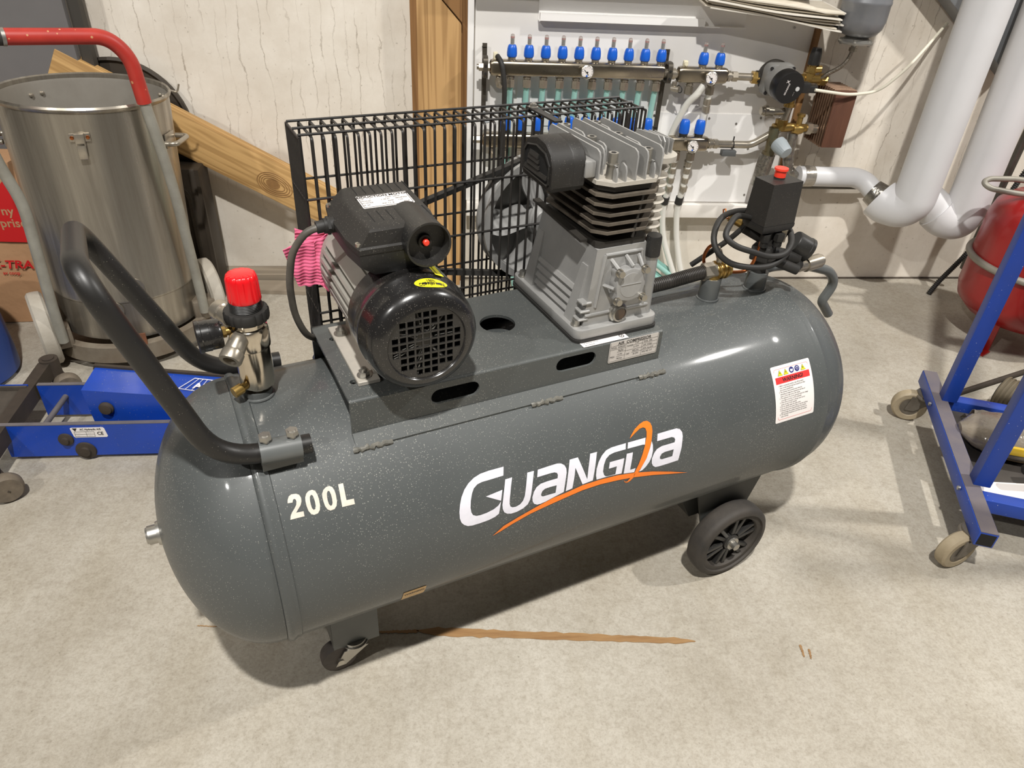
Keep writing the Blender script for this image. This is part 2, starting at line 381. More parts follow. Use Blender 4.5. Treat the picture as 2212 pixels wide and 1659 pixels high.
# --- tank
prof = []
D = .137; SE = .505
def head(n=18): return [(R * math.cos(t), D * math.sin(t)) for t in [PI / 2 * i / n for i in range(n + 1)]]
hl = [((r if r > 1e-6 else 0), h) for r, h in head()]
for r, h in reversed(hl): prof.append((r * (1 if r == 0 else 1), -SE - h - .004))
prof += [(R - .0008, -SE - .0035), (R + .0036, -SE - .001), (R + .0050, -SE + .003), (R + .0046, -SE + .007), (R + .0022, -SE + .0105), (R + .0020, -SE + .017), (R, -SE + .0185)]
prof += [(R, u) for u in (-.4, -.3, -.2, -.1, 0, .1, .2, .3, .4)]
prof += [(R, SE - .0185), (R + .0016, SE - .017), (R + .0018, SE - .0105), (R + .0036, SE - .006), (R + .0036, SE - .001), (R + .0004, SE + .003)]
for r, h in hl: prof.append((r, SE + h + .004))
pr2 = []
for r, h in prof:
    if not pr2 or (abs(r - pr2[-1][0]) + abs(h - pr2[-1][1])) > 1e-4: pr2.append((r, h))
tank = obj('tank', B().lathe(pr2, K(0, 0, ZC), UX, 96), tank_grey, COMP, 'grey dusty cylindrical air tank', 50)
bb = B().cyl(K(-.640, 0, ZC), K(-.650, 0, ZC), .021, .018, 24).cyl(K(-.648, 0, ZC), K(-.662, 0, ZC), .0145, n=24)
bb.cyl(K(-.662, 0, ZC), K(-.665, 0, ZC), .0135, .012, n=24)
obj('end_plug', bb, zinc, tank)
# longitudinal weld line of the shell, low on the front
th = 2.45
obj('shell_weld', B().tube([K(u, (R + .0002) * math.sin(th), ZC + (R + .0002) * math.cos(th)) for u in (-.49, -.2, .1, .4, .49)], .0018, 6), tank_grey, tank)

# --- lettering on the tank: (u, arc length from the crown) in 1e-4 m
LOGO = {
 'G':[[(-1628,2148),(-1868,2145),(-2013,2154),(-2123,2186),(-2219,2241),(-2299,2317),(-2363,2418),(-2403,2527),(-2427,2634),(-2432,2741),(-2414,2818),(-2376,2872),(-2317,2914),(-2242,2930),(-2117,2932),(-1971,2924),(-1873,2905),(-1802,2870),(-1752,2671),(-1801,2726),(-1883,2765),(-2001,2788),(-2108,2793),(-2169,2785),(-2219,2756),(-2242,2703),(-2247,2623),(-2228,2514),(-2194,2412),(-2153,2341),(-2088,2296),(-2010,2281),(-1895,2282),(-1657,2279)]],
 'Gb':[[(-1986,2519),(-1708,2492),(-1751,2660)]],
 'U':[[(-1638,2345),(-1522,2345),(-1563,2485),(-1604,2668),(-1615,2755),(-1605,2805),(-1572,2832),(-1512,2841),(-1441,2822),(-1388,2777),(-1352,2706),(-1309,2530),(-1265,2342),(-1150,2345),(-1197,2524),(-1241,2710),(-1267,2795),(-1311,2865),(-1394,2912),(-1496,2937),(-1597,2939),(-1666,2915),(-1713,2874),(-1734,2809),(-1734,2737),(-1697,2570)]],
 'A':[[(-1083,2345),(-910,2340),(-744,2338),(-674,2355),(-618,2401),(-594,2461),(-597,2530),(-637,2690),(-671,2848),(-856,2885),(-1004,2919),(-1087,2929),(-1149,2925),(-1200,2891),(-1223,2841),(-1225,2767),(-1193,2684),(-1142,2619),(-1066,2582),(-942,2574),(-765,2576),(-754,2524),(-765,2487),(-805,2466),(-876,2460),(-1111,2461)],[(-790,2690),(-910,2684),(-998,2688),(-1047,2714),(-1073,2763),(-1067,2796),(-1042,2809),(-938,2811),(-818,2814)]],
 'N':[[(-517,2336),(-368,2337),(-307,2529),(-236,2750),(-202,2569),(-142,2338),(-16,2340),(-69,2546),(-133,2803),(-325,2816),(-382,2649),(-434,2493),(-460,2616),(-514,2830),(-635,2845),(-580,2582)]],
 'G2':[[(536,2338),(378,2337),(255,2339),(151,2361),(65,2423),(-6,2513),(-53,2622),(-70,2731),(-61,2811),(184,2819),(417,2841),(478,2581),(200,2575),(176,2683),(328,2685),(297,2818),(140,2811),(106,2798),(79,2765),(64,2697),(87,2590),(134,2501),(206,2451),(298,2435),(518,2439)]],
 'D1':[[(576,2339),(922,2343),(896,2458),(856,2447),(555,2439)]],
 'D2':[[(532,2521),(652,2526),(584,2824),(694,2824),(667,2894),(458,2858),(494,2674)]],
 'D3':[[(1034,2432),(1050,2504),(1044,2606),(1017,2705),(969,2790),(900,2858),(831,2905),(767,2914),(840,2807),(923,2679),(988,2549)]],
 'A2':[[(1163,2339),(1366,2339),(1547,2341),(1616,2371),(1658,2434),(1664,2508),(1633,2703),(1569,2933),(1349,2936),(1167,2933),(1094,2925),(1044,2884),(1018,2826),(1022,2739),(1065,2655),(1127,2597),(1224,2571),(1489,2573),(1504,2529),(1489,2489),(1436,2465),(1139,2462)],[(1468,2696),(1280,2693),(1220,2708),(1184,2753),(1184,2791),(1221,2813),(1439,2815)]],
 'swoosh':[[(-1917,3257),(-1729,3125),(-1478,3045),(-1170,2962),(-857,2891),(-649,2874),(-325,2830),(5,2829),(343,2851),(691,2907),(1051,2996),(1431,3121),(1821,3270),(1439,3171),(1059,3071),(660,2990),(346,2947),(6,2918),(-325,2923),(-649,2962),(-962,3005),(-1273,3055),(-1578,3141),(-1778,3214)]],
 'loop':[[(619,2285),(657,2231),(741,2153),(845,2095),(932,2070),(1000,2078),(1049,2120),(1071,2185),(1069,2264),(1030,2416),(975,2566),(910,2707),(817,2833),(739,2934),(660,2990),(594,3039),(537,3056),(489,3034),(463,2984),(500,3026),(535,3031),(585,2989),(678,2892),(758,2761),(832,2611),(888,2481),(941,2332),(955,2246),(942,2188),(900,2163),(829,2170),(728,2219)]],
 'two':[[(-4737,1818),(-4726,1774),(-4703,1734),(-4666,1716),(-4607,1724),(-4569,1749),(-4554,1794),(-4561,1844),(-4583,1890),(-4622,1930),(-4659,1968),(-4564,1977),(-4566,2045),(-4752,2040),(-4739,1994),(-4710,1950),(-4666,1906),(-4636,1869),(-4623,1826),(-4625,1800),(-4641,1784),(-4659,1790),(-4675,1826)]],
 'z1':[[(-4501,1803),(-4476,1758),(-4436,1732),(-4391,1730),(-4357,1754),(-4339,1809),(-4334,1880),(-4338,1960),(-4355,2020),(-4388,2057),(-4441,2063),(-4475,2043),(-4502,1988),(-4511,1916),(-4510,1853)],[(-4442,1814),(-4423,1792),(-4403,1802),(-4395,1839),(-4392,1898),(-4396,1955),(-4410,1992),(-4434,1995),(-4449,1966),(-4453,1910),(-4451,1858)]],
 'z2':[[(-4276,1815),(-4248,1770),(-4207,1744),(-4160,1741),(-4126,1766),(-4108,1821),(-4104,1887),(-4110,1968),(-4128,2027),(-4165,2064),(-4220,2068),(-4255,2043),(-4277,1990),(-4284,1923),(-4285,1865)],[(-4214,1826),(-4195,1800),(-4175,1811),(-4166,1858),(-4165,1916),(-4171,1973),(-4186,2004),(-4206,2006),(-4222,1976),(-4227,1922),(-4223,1871)]],
 'L':[[(-4042,1751),(-3974,1753),(-3983,1989),(-3881,1998),(-3885,2074),(-4059,2066)]],
}
def on_tank(u, s, off=.0007):
    t = s / R; return K(u, (R + off) * math.sin(t), ZC + (R + off) * math.cos(t))
def wrap(keys, off):
    b = B()
    for k in keys:
        lp = [[(p[0] * 1e-4, -p[1] * 1e-4) for p in l] for l in LOGO[k]]
        b.plate(lp[0], lp[1:], (0, 0, 0), (1, 0, 0), (0, 1, 0), 0)
    y = -.42
    while y < -.05:
        g = b.bm.verts[:] + b.bm.edges[:] + b.bm.faces[:]
        bmesh.ops.bisect_plane(b.bm, geom=g, plane_co=(0, y, 0), plane_no=(0, 1, 0)); y += .008
    for v in b.bm.verts: v.co = on_tank(v.co.x, -v.co.y, off)
    return b
for grp in (['G', 'Gb'], ['U'], ['A'], ['N'], ['G2'], ['D1', 'D2', 'D3'], ['A2']):
    obj('logo_letter', wrap(grp, .0006), white_pr, tank, 'white logo letter', 0)
obj('logo_swoosh', wrap(['swoosh', 'loop'], .0009), orange_pr, tank, 'orange curved logo stroke', 0)
for grp in ('two', 'z1', 'z2', 'L'): obj('capacity_letter', wrap([grp], .0006), cream_pr, tank, 'cream painted capacity marking', 0)

# warning label (0.093 x 0.105), u .3747.. , s .1775..
def surf(x0, s0, off, k=1.): return lambda x, y: on_tank(x0 + x, s0 - y, off)
def patch(pts, fn, step=.006):
    b = B(); b.plate(pts, [], (0, 0, 0), (1, 0, 0), (0, 1, 0), 0)
    ys = [p[1] for p in pts]; y = min(ys) + step
    while y < max(ys):
        bmesh.ops.bisect_plane(b.bm, geom=b.bm.verts[:] + b.bm.edges[:] + b.bm.faces[:], plane_co=(0, y, 0), plane_no=(0, 1, 0)); y += step
    for v in b.bm.verts: v.co = fn(v.co.x, v.co.y)
    return b
wl_ = obj('warning_label', patch(rrect(0, -.105, .0935, 0, .003), surf(.3748, .1776, .0006)), label_wh, tank, 'white safety label with red band', 0)
f2 = surf(.3748, .1776, .0010)
obj('label_band', patch([(.006, -.0325), (.0875, -.0325), (.0875, -.0205), (.006, -.0205)], f2), red_pr, wl_, None, 0)
ln = B()
for a, b_ in (((.006, -.006), (.0875, -.006)), ((.006, -.099), (.0875, -.099)), ((.006, -.006), (.006, -.099)), ((.0875, -.006), (.0875, -.099))):
    pass
obj('label_border', B().plate(rrect(.0058, -.0992, .0877, -.0058, .004), [rrect(.0062, -.0988, .0873, -.0062, .0037)], (0, 0, 0), (1, 0, 0), (0, 1, 0), 0), red_pr, wl_, None, 0)
for v in bpy.data.objects['label_border'].data.vertices: v.co = f2(v.co.x, v.co.y)
for i, x in enumerate((.019, .033, .047, .0605, .0745)):
    if i in (2, 3):
        obj('label_pictogram', patch(circ((x, -.0128), .0056, 20), f2), blue_pr, wl_, None, 0)
        obj('label_pictogram', patch(circ((x, -.0122), .0030, 14) if i == 3 else [(x - .003, -.0105), (x - .0005, -.0118), (x + .0032, -.0112), (x + .003, -.0145), (x, -.0162), (x - .0034, -.0148)], surf(.3748, .1776, .0013)), label_wh, wl_, None, 0)
        if i == 3: obj('label_pictogram', patch(circ((x, -.0124), .0021, 14), surf(.3748, .1776, .0016)), blue_pr, wl_, None, 0)
    else:
        obj('label_pictogram', patch([(x - .006, -.0185), (x + .006, -.0185), (x, -.0078)], f2), ink, wl_, None, 0)
        obj('label_pictogram', patch([(x - .0052, -.0180), (x + .0052, -.0180), (x, -.0088)], surf(.3748, .1776, .0013)), yellow_st, wl_, None, 0)
        obj('label_pictogram', patch([(x - .0004, -.0115), (x + .001, -.0115), (x + .0002, -.0138), (x + .0012, -.0138), (x - .0010, -.0170), (x - .0004, -.0148), (x - .0014, -.0148)], surf(.3748, .1776, .0016)), ink, wl_, None, 0)
def tank_text(t, x, y, size, sx=1., m=ink, x0=.3748, s0=.1776, bold=0., align='LEFT', off=.0013): return text_mesh(t, size, lambda a, b_: on_tank(x0 + x + a, s0 - y - b_, off), m, 'lettering', bold, sx, align)
ls = [tank_text('WARNING!', .0467, -.0300, .0098, .98, bold=.00025, align='CENTER')]
WT = ['1. Before running the machine, take off the plastic', '   cover on the machine head and install the air filter', '   and suction (specification).', '2. The machine can be started only when the',
      '   lubricating oil meets the requirement and the oil', '   level is on the right level in the chassis.', '3. The machinery can not be operated when the voltage', '   is too high or too low, (± 5% is allowed)',
      '4. When there is pressure in the gas tank, do not', '   loosen any part of the machine.', '5. Do not casually adjust the safety valve.', '6. Do not pull out the power plug to stop the machine.', '7. If the gas cannot be exhausted when the machine',
      '   stops working, the problem should be checked out.', '8. The electricity should be cut off when the machine', '   stops working.']
for i, t in enumerate(WT): ls.append(tank_text(t, .0095, -.0375 - i * .0038, .0036, .84))
link('label_lettering', join(ls, 'label_lettering'), wl_)
sl = obj('small_warning_label', patch(rrect(0, -.040, .0375, 0, .002), surf(-.3330, .4062, .0006)), label_tan, tank, 'small tan warning label under the belly', 0)
ls = [tank_text('WARNING', .0187, -.0150, .0085, .80, x0=-.333, s0=.4062, bold=.0002, align='CENTER')]
for i in range(4): ls.append(tank_text('----- --- ---- ----- ---- --- -- -----', .003, -.0215 - i * .004, .0034, .52, x0=-.333, s0=.4062))
link('label_lettering', join(ls, 'label_lettering'), sl)

# --- mounting platform
plat = obj('mounting_platform', B().plate(rrect(-.368, -.105, .155, .105, .004, 3), [circ((-.089, .009), .029, 28), circ((-.346, .059), .0055, 10), circ((-.349, -.066), .0055, 10)], (0, 0, .595), UX, UY, .005), plate_grey, COMP, 'grey bent sheet metal platform', 35)
def slot(x0, x1, z, r, n=8): return [(x1 - r + r * math.cos(t), z + r * math.sin(t)) for t in [-PI / 2 + PI * i / n for i in range(n + 1)]] + [(x0 + r + r * math.cos(t), z + r * math.sin(t)) for t in [PI / 2 + PI * i / n for i in range(n + 1)]]
for sgn in (1, -1):
    o = B().plate([(-.368, .541), (.155, .541), (.155, .597), (-.368, .597)], [slot(-.044, .028, .578, .0125), slot(-.250, -.174, .574, .0125)], K(0, .107 if sgn > 0 else -.111, 0), UX, UZ, .004)
    # rounded fold to the top plate and outward foot flange
    n = 6
    def ring(u): return [K(u, sgn * (.105 + .006 * math.sin(t)), .594 + .006 * math.cos(t)) for t in [PI / 2 * i / n for i in range(n + 1)]] + [K(u, sgn * (.105 + .002 * math.sin(t)), .594 + .002 * math.cos(t)) for t in [PI / 2 * (n - i) / n for i in range(n + 1)]]
    o.loft([ring(-.368), ring(.155)])
    zf = lambda v: ZC + math.sqrt(R * R - v * v) + .001
    def fl(u): return [K(u, sgn * .107, .543), K(u, sgn * .112, .546), K(u, sgn * .128, .531), K(u, sgn * .127, .527), K(u, sgn * .111, .539)]
    o.loft([fl(-.368), fl(.155)])
    obj('side_panel', o, plate_grey, plat, None, 30)
wm = mat('weld_bead', srgb(92, 92, 88), .4, 0, srgb(120, 116, 106), 60, .9, bump=.6, bscale=160)
for u0, u1 in ((-.372, -.318), (-.092, -.04), (.108, .158)):
    pts = [K(u0 + (u1 - u0) * i / 14 , .1275 + .0012 * math.sin(i * 2.1), .5285 + .001 * math.sin(i * 1.7)) for i in range(15)]
    obj('weld_bead', B().tube(pts, lambda t: .0042 + .0012 * math.sin(t * 40), 8), wm, plat)
# name plate on the front face
npl = obj('name_plate', B().plate(rrect(.0520, .5603, .1466, .5988, .0025), [], K(0, .1115, 0), UX, UZ, .0006), label_al, plat, 'foil rating plate', 0)
def on_front(x, y): return K(x, .1124, y)
def ftxt(t, x, y, size, sx=1., bold=0., al='LEFT'): return text_mesh(t, size, lambda a, b_: on_front(x + a, y + b_), ink, 'lettering', bold, sx, al)
ls = [ftxt('AIR  COMPRESSOR', .099, .5922, .0078, .98, .0001, 'CENTER')]
for t, x, y, s in (('MODEL  GDB2070', .0545, .5865, .0042), ('8kg/Bar', .0690, .5803, .0042), ('115 PSI', .0672, .5727, .0042), ('PRESS', .0545, .5695, .0042), ('790 Kpa', .0672, .5650, .0042), ('POWER', .0852, .5845, .0042), ('3 HP', .1010, .5875, .0042), ('2.2 KW', .0980, .5808, .0042),
                   ('CAP', .0852, .5695, .0042), ('400L/min', .0970, .5735, .0042), ('18 CFM', .0985, .5670, .0042), ('TANK  200L', .1170, .5865, .0042), ('CAP  32 Bpsi', .1170, .5800, .0042), ('DATE  Aug 2018', .1170, .5733, .0038), ('MFG NO  017', .1170, .5668, .0042)):
    ls.append(ftxt(t, x, y, s, .8))
link('plate_lettering', join(ls, 'plate_lettering'), npl)
lb = B()
for x0, z0, x1, z1 in ((.0535, .5912, .1450, .5912), (.0535, .5845, .083, .5845), (.115, .5850, .1450, .5850), (.115, .5785, .145, .5785), (.115, .5718, .145, .5718), (.083, .5778, .115, .5778), (.067, .5785, .083, .5785), (.067, .5705, .083, .5705), (.097, .5858, .115, .5858), (.096, .5718, .115, .5718), (.083, .5630, .083, .5912), (.115, .5630, .115, .5912), (.0535, .5625, .1452, .5625), (.0535, .5625, .0535, .5975), (.1452, .5625, .1452, .5975)):
    lb.box(K((x0 + x1) / 2, .1122, (z0 + z1) / 2), (abs(x1 - x0) + .0003, .0002, abs(z1 - z0) + .0003))
obj('plate_ruling', lb, ink, npl, None, 0)
pl2 = obj('strip_label', B().plate([(.004, -.1095), (.088, -.1095), (.088, -.094), (.004, -.094)], [], (0, 0, .6003), UX, UY, .0004), label_wh, plat, 'white strip label', 0)
link('label_lettering', join([text_mesh(t, .0042, lambda a, b_, y=y: V((.008 + a, y + b_, .6010)), ink, 'l', .00015, .9) for t, y in (('--- ---------- ---- ---', -.1015), ('---- ----------', -.107))], 'l'), pl2)
obj('label_mark', B().plate(circ((.079, -.1015), .0045, 18), [circ((.079, -.1015), .0032, 18)], (0, 0, .6005), UX, UY, .0004).plate(circ((.079, -.1015), .0015, 10), [], (0, 0, .6005), UX, UY, .0004), ink, pl2, None, 0)

# --- carrying handle
hp = [K(-.428, .127, .560), K(-.545, .125, .566), K(-.632, .122, .846), K(-.648, -.142, .794), K(-.532, -.142, .536), K(-.418, -.142, .530)]
hd = obj('push_handle', B().tube(hp,  .0134, 20, fil=[.075, .055, .055, .075], seg=10), foam_bl, COMP, 'black rubber covered bent tube handle', 50)
def clamp(sgn):
    e = V(hp[0] if sgn > 0 else hp[5]); d = ((V(hp[1]) if sgn > 0 else V(hp[4])) - e).normalized()
    a, b_ = e + d * .013, e + d * .066
    o = obj('handle_clamp', B().cyl(a, b_, .0168, n=28).box((a + b_) / 2 - V((0, 0, .016)), (.053, .012, .02)), paint_grey, hd)
    for k in (.009, .043):
        p = a + d * k + V((0, 0, .021)); obj('clamp_bolt', B().hexbolt(p, (0, 0.0, 1), .0085, .0065, False).cyl(p - V((0, 0, .012)), p, .0052, n=12), zinc, hd)
clamp(1); clamp(-1)

# --- wheels, caster and feet
def wheel(u, v, r, w, name):
    c = K(u, v, r); s = 1 if v > 0 else -1; ax = FR * s
    t = obj(name, B().lathe([(r * .70, -w / 2), (r * .93, -w / 2), (r * .985, -w * .38), (r, -w * .2), (r, w * .2), (r * .985, w * .38), (r * .93, w / 2), (r * .84, w / 2 + .001), (r * .83, w * .42), (r * .72, w * .42), (r * .70, w * .36), (r * .70, -w / 2)], c, ax, 56), mat('wheel_rubber', srgb(38, 37, 36), .7, 0, srgb(74, 67, 59), 14, .9, bump=.3, bscale=90), COMP, 'black rubber wheel with spoked hub', 45)
    h = B().lathe([(.0, -w * .3), (r * .72, -w * .3), (r * .72, w * .02), (r * .2, w * .02), (r * .2, w * .36), (r * .14, w * .42), (0, w * .42)], c, ax, 40)
    obj('wheel_disc', h, black_pl, t)
    for k in range(6):
        a = 2 * PI * k / 6 + .3
        for off in (-.16, .16):
            d0 = V((math.cos(a + off * 1.2), 0, math.sin(a + off * 1.2))); d1 = V((math.cos(a + off), 0, math.sin(a + off)))
            p0, p1 = c + d0 * r * .22 + ax * w * .1, c + d1 * r * .71 + ax * w * .1
            x = (p1 - p0).normalized(); M = Matrix((x, ax, x.cross(ax))).transposed()
            obj('spoke', B().box((p0 + p1) / 2, ((p1 - p0).length, w * .42, r * .09), M=M, bev=.001, seg=1), black_pl, t)
    obj('axle_end', B().cyl(c + ax * w * .4, c + ax * (w * .48), r * .16, n=20).cyl(c + ax * w * .4, c + ax * (w * .75), r * .09, n=20), zinc, t)
    obj('cotter_pin', B().tube([c + ax * w * .62 + V((-.014, 0, -.006)), c + ax * w * .62 + V((.0, 0, -.003)), c + ax * w * .6 + V((.014, 0, -.013))], .0012, 6), zinc, t)
wheel(.372, .178, .090, .042, 'wheel'); wheel(.372, -.178, .090, .042, 'wheel')
ax = obj('axle_bracket', B().hexa([K(.30, .13, .135), K(.44, .13, .135), K(.44, -.13, .135), K(.30, -.13, .135)], [K(.27, .12, .20), K(.47, .12, .20), K(.47, -.12, .20), K(.27, -.12, .20)])
         .hexa([K(.335, .15, .07), K(.41, .15, .07), K(.41, .146, .07), K(.335, .146, .07)], [K(.29, .15, .215), K(.455, .15, .215), K(.455, .146, .215), K(.29, .146, .215)])
         .cyl(K(.372, .16, .09), K(.372, -.16, .09), .009, n=14)
         .hexa([K(.335, -.15, .07), K(.41, -.15, .07), K(.41, -.146, .07), K(.335, -.146, .07)], [K(.29, -.15, .215), K(.455, -.15, .215), K(.455, -.146, .215), K(.29, -.146, .215)]), mat('bracket_dark', srgb(52, 54, 54), .5, 0, srgb(74, 74, 70), 12, .8), COMP)
for s in (1, -1):
    v0 = .088 * s; vi = .02 * s
    f = obj('foot_bracket', B().box(K(-.392, v0, .115), (.082, .004, .115)).box(K(-.392, (v0 + vi) / 2, .068), (.082, abs(v0 - vi), .005)).box(K(-.432, (v0 + vi) / 2, .11), (.004, abs(v0 - vi), .09)), paint_grey, COMP, 'grey folded steel caster bracket')
    cx, cv = -.405, .078 * s
    fk = B().cyl(K(cx + .012, cv, .066), K(cx + .012, cv, .054), .021, n=24).cyl(K(cx + .012, cv, .060), K(cx + .012, cv, .056), .024, n=24)
    for e in (-.0165, .0165):
        fk.hexa([K(cx - .030, cv + e, .022), K(cx - .012, cv + e, .022), K(cx - .012, cv + e + .002, .022), K(cx - .030, cv + e + .002, .022)], [K(cx - .012, cv + e, .056), K(cx + .032, cv + e, .056), K(cx + .032, cv + e + .002, .056), K(cx - .012, cv + e + .002, .056)])
    ca = obj('caster', fk, zinc, COMP, 'small zinc plated swivel caster')
    obj('caster_wheel', B().lathe([(0, -.014), (.022, -.014), (.030, -.012), (.032, -.006), (.032, .006), (.030, .012), (.022, .014), (0, .014)], K(cx - .02, cv, .0321), FR, 36), mat('caster_rubber', srgb(56, 52, 50), .65, 0, srgb(86, 78, 72), 30, .8), ca)
    obj('caster_axle', B().cyl(K(cx - .02, cv - .02, .032), K(cx - .02, cv + .0205, .032), .006, n=14), steel, ca)

# --- electric motor
MU, MZ = -.268, .692
def section():
    # half profile (degrees from the top, radius): broad stepped flanks above, narrow fins below
    h = [(0, .060), (14, .060), (15, .0665), (34, .0690), (35, .0640), (38, .0640), (39, .0715), (58, .0735), (59, .0640), (62, .0640)]
    a = 62
    while a < 150: h += [(a + 1, .0640), (a + 2, .0735), (a + 6, .0735), (a + 7, .0600), (a + 11, .0600)]; a += 11
    h += [(160, .060)]
    return [(-d, r) for d, r in h[::-1]][:-1] + h
sec = section()
rings = [[K(MU + r * math.sin(math.radians(d)), v, MZ + r * math.cos(math.radians(d))) for d, r in sec] for v in (-.115, .075)]
motor = obj('motor', B().loft(rings), alu_fin, COMP, 'ribbed aluminium electric motor body', 25)
for sx in (-1, 1):
    f = B().box(K(MU + sx * .062, -.002, .6035), (.032, .166, .007), bev=.001, seg=1).hexa([K(MU + sx * .052, -.075, .606), K(MU + sx * .052, .068, .606), K(MU + sx * .020, .068, .606), K(MU + sx * .020, -.075, .606)], [K(MU + sx * .052, -.075, .655), K(MU + sx * .052, .068, .655), K(MU + sx * .02, .068, .65), K(MU + sx * .02, -.075, .65)])
    obj('motor_foot', f, alu_dusty, motor)
    for v in (-.058, .066):
        obj('foot_bolt', B().hexbolt(K(MU + sx * .065, v, .607), UZ, .0078, .007).cyl(K(MU + sx * .065, v, .607), K(MU + sx * .065, v, .620), .004, n=12), zinc, motor)
obj('end_bell', B().lathe([(.0, 0), (.072, 0), (.073, -.006), (.073, -.014), (.060, -.022), (.03, -.026), (.0, -.026)], K(MU, -.112, MZ), FR, 48), alu_fin, motor)
# fan cover with grille
CV0, CV1 = .048, .150
prof = [(.080, CV0), (.0835, CV0), (.0845, .080), (.0845, .094), (.0860, .096), (.0866, .100), (.0860, .105), (.0845, .108), (.0835, .128), (.081, .138), (.075, .1455), (.066, .150), (.0595, .151), (.058, .1495), (.0575, .1475), (.0565, .1475), (.0565, .144), (.066, .144), (.076, .136), (.080, .12)]
prof = [(r * .915, h) for r, h in prof]
fc = obj('fan_cover', B().lathe(prof, K(MU, 0, MZ), FR, 72), black_gl, motor, 'glossy black dusty fan cover', 40)
# lathe closes both ends: open the front and the back
bm = bmesh.new(); bm.from_mesh(fc.data)
bmesh.ops.delete(bm, geom=[f for f in bm.faces if len(f.verts) > 8], context='FACES'); bm.to_mesh(fc.data); bm.free()
holes = []; pit = .0107; h = .0041
for i in range(-5, 6):
    for j in range(-5, 6):
        if math.hypot(abs(i) + .38, abs(j) + .38) * pit < .0515: holes.append([(i * pit - h, j * pit - h), (i * pit + h, j * pit - h), (i * pit + h, j * pit + h), (i * pit - h, j * pit + h)])
obj('fan_grille', B().plate(circ((0, 0), .0540, 48), holes, K(MU, .1455, MZ), UX, UZ, .0022), black_gl, fc, None, 30)
obj('cover_backing', B().lathe([(0, .118), (.05, .118), (.072, .117), (.072, .115), (0, .115)], K(MU, 0, MZ), FR, 40), dark_hole, fc)
fb = B()
for k in range(7):
    a = 2 * PI * k / 7; d = V((math.cos(a), 0, math.sin(a))); t = V((-math.sin(a), 0, math.cos(a)))
    c = K(MU, .130, MZ) + d * .032; fb.box(c, (.040, .020, .0018), M=Matrix((d, FR, t)).transposed())
fb.cyl(K(MU, .118, MZ), K(MU, .138, MZ), .012, n=20)
obj('cooling_fan', fb, mat('fan_plastic', srgb(120, 118, 112), .5), fc)
def on_cover(a0, v0, r, off=.0005):   # a: angle from the top, v along the axis
    return lambda x, y: K(MU + (r + off) * math.sin(a0 + x / r), v0 - y, MZ + (r + off) * math.cos(a0 + x / r))
b = B().plate([(.0225 * math.cos(t), .0105 * math.sin(t)) for t in [2 * PI * i / 40 for i in range(40)]], [], (0, 0, 0), (1, 0, 0), (0, 1, 0), 0)
for x in [-.022 + .004 * i for i in range(12)]: bmesh.ops.bisect_plane(b.bm, geom=b.bm.verts[:] + b.bm.edges[:] + b.bm.faces[:], plane_co=(x, 0, 0), plane_no=(1, 0, 0))
def cov(x, y, off):
    v = .127 - y; a = .20 + x / .076; r = prof[0][0]
    for (r0, h0), (r1, h1) in zip(prof[:14], prof[1:14]):
        if h0 <= v <= h1: r = r0 + (r1 - r0) * (v - h0) / max(h1 - h0, 1e-6)
    return K(MU + (r + off) * math.sin(a), v, MZ + (r + off) * math.cos(a))
for v in b.bm.verts: v.co = cov(v.co.x, v.co.y, .0006)
st = obj('oval_sticker', b, yellow_st, fc, 'yellow oval sticker', 0)
link('sticker_lettering', join([text_mesh(t, .0085, lambda a, c, y=y: cov(a, y + c, .0011), ink, 'l', .0001, .66, 'CENTER') for t, y in (('100%', .0010), ('COPPER WIRE', -.0064))], 'l'), st)
b = B().plate([(0, 0), (.013, 0), (.013, .034), (0, .034)], [], (0, 0, 0), (1, 0, 0), (0, 1, 0), 0)
cov2 = lambda x, y, off: K(MU + (.0797 + off) * math.sin(.36 + x / .08), .108 - y, MZ + (.0797 + off) * math.cos(.36 + x / .08))
for v in b.bm.verts: v.co = cov2(v.co.x, v.co.y, .0006)
s2 = obj('arrow_sticker', b, yellow_st, fc, 'yellow arrow sticker', 0)
b = B().plate([(.0035, .004), (.0045, .004), (.0045, .026), (.0062, .026), (.004, .031), (.0018, .026), (.0035, .026)], [], (0, 0, 0), (1, 0, 0), (0, 1, 0), 0)
for v in b.bm.verts: v.co = cov2(v.co.x, v.co.y, .0010)
obj('sticker_arrow', b, ink, s2, None, 0)
obj('cover_screw', B().lathe([(0, 0), (.0052, 0), (.0048, .0016), (.002, .0028), (0, .0028)], K(MU - .004, .070, MZ + .0768), UZ, 16), steel, fc)

# --- terminal box with capacitor cup
def hexring(z, pts): return [K(u, v, z) for u, v in pts]
low = [(-.332, -.072), (-.214, -.072), (-.212, .060), (-.214, .088), (-.332, .090), (-.338, .05), (-.338, -.03)]
tb = B()
tb.loft([[K(-.318, -.066, .764), K(-.226, -.066, .764), K(-.224, .058, .764), K(-.268, .082, .768), K(-.312, .083, .768), K(-.322, .05, .764), K(-.322, -.03, .764)],
         hexring(.784, low), hexring(.800, low)])
box = obj('terminal_box', tb.bevel(.002, 2, .6), black_pl, COMP, 'dusty black terminal box with lid')
lid = B()
l0 = [(-.333, -.073), (-.213, -.073), (-.211, .060), (-.213, .089), (-.333, .091), (-.339, .05), (-.339, -.03)]
l1 = [(-.330, -.070), (-.216, -.070), (-.214, .058), (-.216, .086), (-.330, .088), (-.336, .05), (-.336, -.03)]
t1 = [(-.310, -.073), (-.218, -.073), (-.220, .040), (-.262, .084), (-.318, .086), (-.322, .04), (-.322, -.03)]
t2 = [(-.305, -.066), (-.223, -.066), (-.226, .036), (-.266, .078), (-.312, .080), (-.316, .04), (-.316, -.03)]
lid.loft([hexring(.8005, l0), hexring(.807, l0), hexring(.809, l1), hexring(.827, t1), hexring(.831, t2)])
